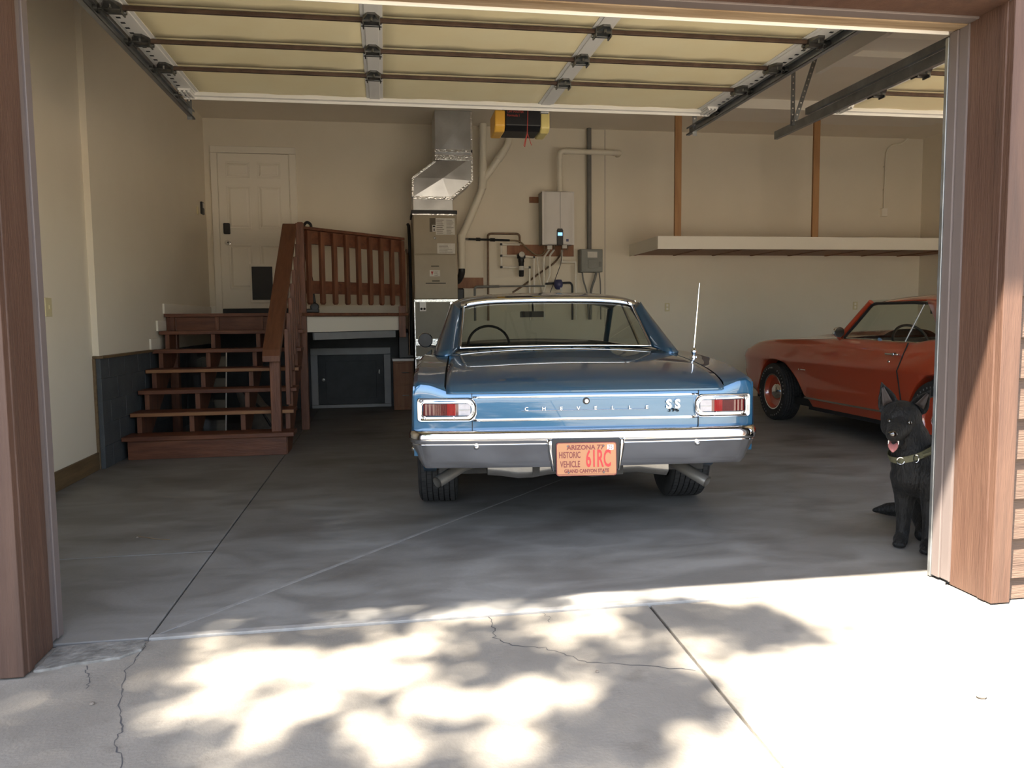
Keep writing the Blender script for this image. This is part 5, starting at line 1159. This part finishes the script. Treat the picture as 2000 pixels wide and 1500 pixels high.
m = MB(); Mw = Matrix.Translation((-0.38, 2.18, 0.95)) @ Matrix.Rotation(math.radians(65), 4, 'X')
m.tube([tuple(Mw @ Vector((0.19*math.cos(2*math.pi*k/28), 0.19*math.sin(2*math.pi*k/28), 0))) for k in range(28)], 0.013, 8, closed=True); m.tube([Mw @ Vector((-0.18, 0, 0)), Mw @ Vector((0, 0, -0.03)), Mw @ Vector((0.18, 0, 0))], 0.009, 6); m.tube([Mw @ Vector((0, 0, -0.03)), Mw @ Vector((0, 0, -0.35))], 0.02, 8); m.build('steering_wheel', MT['black'], oc, smooth=50, local=True)
m = MB(); m.box(-0.12, 0.12, 2.25, 2.27, 1.23, 1.29); m.tube([(0, 2.26, 1.29), (0, 2.32, 1.37)], 0.01, 6); m.build('interior_mirror', MT['black'], oc, 0.01, local=True)
m = MB(); Mm = Matrix.Translation((-0.905, 2.56, 1.055)) @ Matrix.Rotation(math.pi/2, 4, 'X')
m.lathe([(0.0, 0.004), (0.052, 0.004), (0.056, 0.0), (0.054, -0.03), (0.04, -0.07), (0.018, -0.10), (0.0, -0.105)], Mm, 20); dm = m.build('door_mirror', MT['chrome'], oc, smooth=40, local=True)
m = MB(); m.tube([(-0.905, 2.59, 1.02), (-0.86, 2.62, 0.985)], 0.018, 8); m.build('mirror_stalk', MT['chrome'], dm, smooth=40, local=True)

# ================================================================== DOG
D0 = Vector((2.705, 3.735, 0)); RU = Vector((0.81, -0.59, 0)); TV = Vector((-0.59, -0.81, 0))
dog = thing('black_dog', 'black prick-eared shepherd dog sitting beside the right jamb, tongue out', 'dog', tuple(D0))
def dg(u, v, z): p = D0+RU*u+TV*v; return (p.x, p.y, z)
def ball(m, c, r, sc=(1, 1, 1), n=14):
    v = []; f = []
    for i in range(n+1):
        th = math.pi*i/n
        for j in range(2*n):
            ph = math.pi*j/n
            q = RU*(r*sc[0]*math.sin(th)*math.cos(ph))+TV*(r*sc[1]*math.sin(th)*math.sin(ph))+Vector((0, 0, r*sc[2]*math.cos(th)))
            v.append((c[0]+q.x, c[1]+q.y, c[2]+q.z))
    for i in range(n):
        for j in range(2*n): f.append((i*2*n+j, i*2*n+(j+1) % (2*n), (i+1)*2*n+(j+1) % (2*n), (i+1)*2*n+j))
    m.add(v, f)
def chain(m, pts):
    for (a, b) in zip(pts, pts[1:]):
        L = math.dist(a[:3], b[:3]); k = max(2, int(L/(min(a[3], b[3])*0.45)))
        for i in range(k+1):
            t = i/k; q = lerp(a, b, t); ball(m, dg(q[0], q[1], q[2]), q[3], n=9)
m = MB()
chain(m, [(.075, -.03, .40, .118), (.15, -.20, .32, .135), (.24, -.38, .19, .155)])
chain(m, [(.055, .02, .37, .105), (.05, .01, .44, .112), (.045, -.01, .52, .108), (.01, -.005, .615, .090)])
chain(m, [(.11, .0, .42, .10), (.13, .0, .34, .10)])
ball(m, dg(-.015, .0, .675), .1, (1.0, .98, .92)); ball(m, dg(-.015, -.03, .70), .085, (1.05, 1, .8))
ball(m, dg(-.066, .02, .635), .048, (1, 1, 1.2)); ball(m, dg(.042, .02, .625), .052, (1, 1, 1.2))
chain(m, [(-.022, .07, .640, .060), (-.035, .12, .622, .048), (-.045, .165, .612, .040), (-.049, .190, .608, .034)])
chain(m, [(-.02, .05, .580, .040), (-.04, .12, .552, .026), (-.046, .155, .545, .020)])
chain(m, [(-.08, .05, .694, .020), (-.05, .075, .692, .022)]); chain(m, [(.045, .05, .692, .020), (.012, .075, .690, .022)])
chain(m, [(.015, .02, .37, .078), (.015, .0, .27, .056), (.012, .01, .15, .038), (.008, .015, .055, .034), (.0, .05, .032, .038), (-.004, .085, .026, .030)])
chain(m, [(.14, .06, .37, .08), (.14, .07, .26, .055), (.135, .09, .15, .038), (.13, .10, .055, .034), (.125, .135, .032, .038), (.122, .165, .026, .030)])
for (u, v) in ((-.024, .105), (-.006, .112), (.012, .110), (.102, .185), (.120, .192), (.138, .188)): ball(m, dg(u, v, .021), .0165, n=8)
chain(m, [(.28, -.28, .20, .13), (.30, -.12, .12, .09), (.29, -.05, .05, .045), (.27, .06, .034, .036)])
chain(m, [(.13, -.34, .13, .10), (.12, -.2, .05, .05), (.10, -.10, .034, .036)])
chain(m, [(.15, -.50, .08, .06), (.02, -.58, .055, .05), (-.07, -.60, .045, .040), (-.15, -.60, .03, .014)])
def ear(m, A, B, T, back):
    # curved, tapering ear shell
    rows = []
    for k in range(8):
        t = k/7; a = lerp(A, T, t); b = lerp(B, T, t); bul = 0.35*math.sin(math.pi*min(1, t*1.15))*0.03
        w_ = 1-t**2.2
        mid = lerp(a, b, 0.5); aw = 0.5*(1-t)**0.8+0.0
        r_ = []
        for j in range(9):
            s = j/8*2-1; an = math.pi*(j/8)
            half = ((b[0]-a[0])/2, (b[1]-a[1])/2, (b[2]-a[2])/2)
            L = 1.0+0.5*math.sin(math.pi*t)
            r_.append((mid[0]+half[0]*s*L, mid[1]+half[1]*s*L-0.028*math.sin(an)*(1-t), mid[2]+half[2]*s*L))
        rows.append(r_)
    top = [[dg(*p) for p in r_] for r_ in rows]; bk = [[dg(p[0], p[1]-0.016, p[2]) for p in r_] for r_ in rows]
    b0 = len(m.v); m.grid(top); m.grid(bk, True)
    n = 9; N = 8*n
    for i in range(7):
        m.f.append((b0+i*n, b0+(i+1)*n, b0+N+(i+1)*n, b0+N+i*n)); m.f.append((b0+i*n+8, b0+N+i*n+8, b0+N+(i+1)*n+8, b0+(i+1)*n+8))
    m.f.append(tuple(b0+j for j in range(9))+tuple(b0+N+8-j for j in range(9)))
    m.f.append(tuple(b0+7*n+8-j for j in range(9))+tuple(b0+N+7*n+j for j in range(9)))
EA = ((-.118, -.015, .70), (-.032, -.005, .752), (-.118, .0, .872)); EB = ((.022, -.005, .750), (.095, -.015, .695), (.122, .0, .838))
ear(m, *EA, 0); ear(m, *EB, 0)
o = m.build('body', MT['fur'], dog)
md = o.modifiers.new('remesh', 'REMESH'); md.mode = 'VOXEL'; md.voxel_size = 0.0065; md.use_smooth_shade = True
md = o.modifiers.new('smooth', 'SMOOTH'); md.factor = 0.5; md.iterations = 5
for (A, B, T) in (EA, EB):
    c = lerp(A, B, 0.5); rows = []
    for k in range(5):
        t = 0.16+0.6*k/4; a = lerp(lerp(A, c, .35), T, t); b = lerp(lerp(B, c, .35), T, t)
        rows.append([dg(*lerp((a[0], a[1]+.012-0.014*math.sin(math.pi*j/4)*(1-t), a[2]), (b[0], b[1]+.012-0.014*math.sin(math.pi*j/4)*(1-t), b[2]), j/4)) for j in range(5)])
    MB().grid(rows).build('inner_ear', MT['skin'], dog, smooth=60, solid=0.002)
for (u, v, z) in ((-.068, .094, .668), (.024, .099, .666)):
    m = MB(); ball(m, dg(u, v, z), .0125, n=10); m.build('eye', MT['eye'], dog, smooth=60)
m = MB(); ball(m, dg(-.050, .218, .618), .021, (1.1, .8, .8), n=10); m.build('nose', MT['eye'], dog, smooth=60)
m = MB(); rows = []
for k in range(7):
    t = k/6; w_ = 0.024*math.sqrt(max(0.02, 1-(max(0, t-.45)/.55)**2))
    rows.append([dg(-.047+w_*s, .12+.095*t, .575-.02*t-.028*t*t+0.004*abs(s)) for s in (-1, -.5, 0, .5, 1)])
MB().grid(rows).build('tongue', MT['tongue'], dog, smooth=60, solid=0.007)
m = MB()
for s in (-1, 1): m.tube([dg(-.046+s*.022, .175, .578), dg(-.046+s*.024, .178, .560)], [.004, .0015], 6)
m.build('teeth', MT['heat'], dog)
m = MB(); n = 40; rows = [[], [], [], []]
for k in range(n+1):
    a = 2*math.pi*k/n; rad = 0.122
    for j, (dr_, dz) in enumerate(((0.0, 0.016), (0.004, 0.015), (0.004, -0.015), (0.0, -0.016))):
        c, s = math.cos(a), math.sin(a); R_ = rad+dr_
        rows[j].append(dg(.045+R_*c*.93-dz*.35, .0+R_*s*.98, .515+R_*c*.36-R_*s*.24+dz))
cl = MB().grid(rows).build('collar', MT['webb'], dog, smooth=60, solid=0.004)
def cpt(a, extra=0.008):
    c, s = math.cos(a), math.sin(a); R_ = 0.122+extra; return dg(.045+R_*c*.93, R_*s*.98, .515+R_*c*.36-R_*s*.24)
m = MB(); m.tube([Vector(cpt(2.05))+RU*(0.018*math.cos(q*math.pi/7))+Vector((0, 0, 0.018*math.sin(q*math.pi/7))) for q in range(14)], 0.0028, 6, closed=True)
m.tube([Vector(cpt(1.45, .012))+RU*(0.012*math.cos(q*math.pi/7))+Vector((0, 0, 0.02*math.sin(q*math.pi/7)-0.004)) for q in range(14)], 0.003, 6, closed=True); m.build('collar_rings', MT['chrome'], cl, smooth=60)
m = MB(); m.tube([cpt(a_, 0.012+0.02*math.sin((a_-0.2)/1.0*math.pi)) for a_ in np.linspace(0.2, 1.2, 9)], 0.009, 8); m.build('collar_handle', MT['webb'], cl, smooth=60)

# ================================================================== OUTDOOR TREE AND SMALL THINGS
tr = thing('shade_tree', 'tall leafy tree casting dappled shade on the driveway', 'tree', (-6.6, -4.6, -0.13))
tp = [(-6.6, -4.6, -0.13), (-6.5, -4.5, 1.6), (-6.2, -4.3, 3.4), (-5.6, -3.7, 5.2), (-5.0, -3.1, 7.4), (-4.6, -2.6, 9.4)]
MB().tube(tp, [.26, .22, .19, .15, .10, .05], 12).build('trunk', MT['bark'], tr, smooth=60)
rg = random.Random(5); lf = MB(); tw = MB()
LIT = [(-0.55, 2.86, .16), (-0.30, 2.82, .15), (-0.12, 2.72, .14), (0.02, 2.95, .10), (0.78, 2.86, .17), (0.62, 2.95, .10), (0.28, 2.50, .13), (0.10, 2.38, .10), (-0.22, 2.48, .12), (0.62, 2.48, .10), (0.40, 2.28, .10), (-0.5, 2.35, .08), (0.0, 2.12, .12), (0.75, 2.20, .12), (0.35, 2.02, .10), (0.80, 1.98, .10), (-1.05, 2.45, .08), (-0.1, 3.12, .12), (0.35, 3.1, .10), (0.9, 3.12, .12), (-0.5, 3.12, .10)]
up_ = -SUN/(-SUN.z)
nclu = 0
def cluster(gx_, gy_, h, rad, nl):
    c = Vector((gx_, gy_, 0))+up_*h
    for _ in range(nl):
        d = Vector((rg.gauss(0, 1), rg.gauss(0, 1), rg.gauss(0, 0.8)))*rad*0.5; p = c+d
        q = Vector((rg.gauss(0, 1), rg.gauss(0, 1), rg.gauss(0, .6))).normalized(); n_ = q.cross(Vector((rg.gauss(0, 1), rg.gauss(0, 1), rg.gauss(0, 1)))).normalized()
        L = rg.uniform(.06, .10); W = L*0.45
        lf.add([p-q*L, p+n_*W, p+q*L, p-n_*W], [(0, 1, 2, 3)])
    tw.tube([c+Vector((rg.uniform(-.1, .1), rg.uniform(-.1, .1), 0)), c-Vector((0.5, 0.45, 0.15))*rad*1.6], [.006, .012], 5)
for _ in range(3000):
    gx_ = rg.uniform(-5.0, 1.02); gy_ = rg.uniform(-1.8, 3.5)
    if gx_ > 0.98-0.07*(3.1-gy_): continue
    if any((gx_-a)**2+(gy_-b)**2 < (c*1.15+.04)**2 for a, b, c in LIT): continue
    if nclu > 900: break
    nclu += 1; cluster(gx_, gy_, rg.uniform(8.5, 11.5), rg.uniform(.16, .30), 30)
for _ in range(70):
    gx_ = rg.uniform(-1.5, 1.0); gy_ = rg.uniform(1.5, 3.15)
    if gx_ > 1.0-0.05*(3.1-gy_) or any((gx_-a)**2+(gy_-b)**2 < (c*.8+.02)**2 for a, b, c in LIT): continue
    cluster(gx_, gy_, rg.uniform(8.5, 11.0), rg.uniform(.12, .2), 26)
for k in range(26):
    z_ = 0.1+1.3*k/25
    for q_ in (0.03, 0.12, 0.22): cluster(-1.29-q_+.36*z_, 2.86+.327*z_, rg.uniform(8.5, 10.5), .13, 22)
for (gx_, gy_, n) in ((-1.1, 3.0, 4), (-1.0, 3.05, 3), (-1.2, 2.95, 3), (1.43, 2.72, 3), (1.35, 2.78, 2), (1.5, 2.80, 2), (1.25, 3.0, 2), (1.12, 2.95, 2), (1.45, 3.0, 1), (0.85, 2.33, 3), (0.9, 2.28, 2), (1.05, 3.02, 2)):
    for _ in range(n): cluster(gx_+rg.uniform(-.05, .05), gy_+rg.uniform(-.05, .05), rg.uniform(8.6, 10.5), .17, 30)
lf.build('foliage', MT['leaf'], tr, fix=False)['kind'] = 'stuff'
for k in range(7):
    a = Vector(tp[2+k % 4]); g_ = Vector((rg.uniform(-3.5, .6), rg.uniform(-1, 2.6), 0))+up_*9.5
    tw.tube([a, a.lerp(g_, .5)+Vector((0, 0, .5)), g_], [.06, .035, .012], 7)
tw.build('branches', MT['bark'], tr)['kind'] = 'stuff'
rk = random.Random(3)
for i, (x, y, s, lb) in enumerate(((1.86, 2.15, .016, 'dark pebble on the sunlit driveway slab'), (-0.96, 2.62, .009, 'tiny dark pebble near the long crack'), (0.70, 2.55, .007, 'tiny pebble beside the slab joint'), (-1.42, 4.66, .009, 'dark speck of grit on the left garage slab'))):
    m = MB(); m.lathe([(0.0, 0.0), (s*.8, 0.0), (s, s*.4), (s*.6, s*.9), (0.0, s)], Matrix.Translation((x, y, -0.0055 if y < 3 else 0.0)), 9)
    m.v = [(p[0]+rk.uniform(-.15, .15)*s, p[1]+rk.uniform(-.15, .15)*s, p[2]) for p in m.v]; tag(m.build('pebble', MT['stone']), lb, 'pebble', 'pebbles and grit')
tag(MB().tube([(-1.42, 4.68, .003), (-1.30, 4.60, .003), (-1.22, 4.57, .003)], .0025, 5).build('pine_needle', MT['lumber']), 'dry twig lying on the left garage floor slab', 'twig')
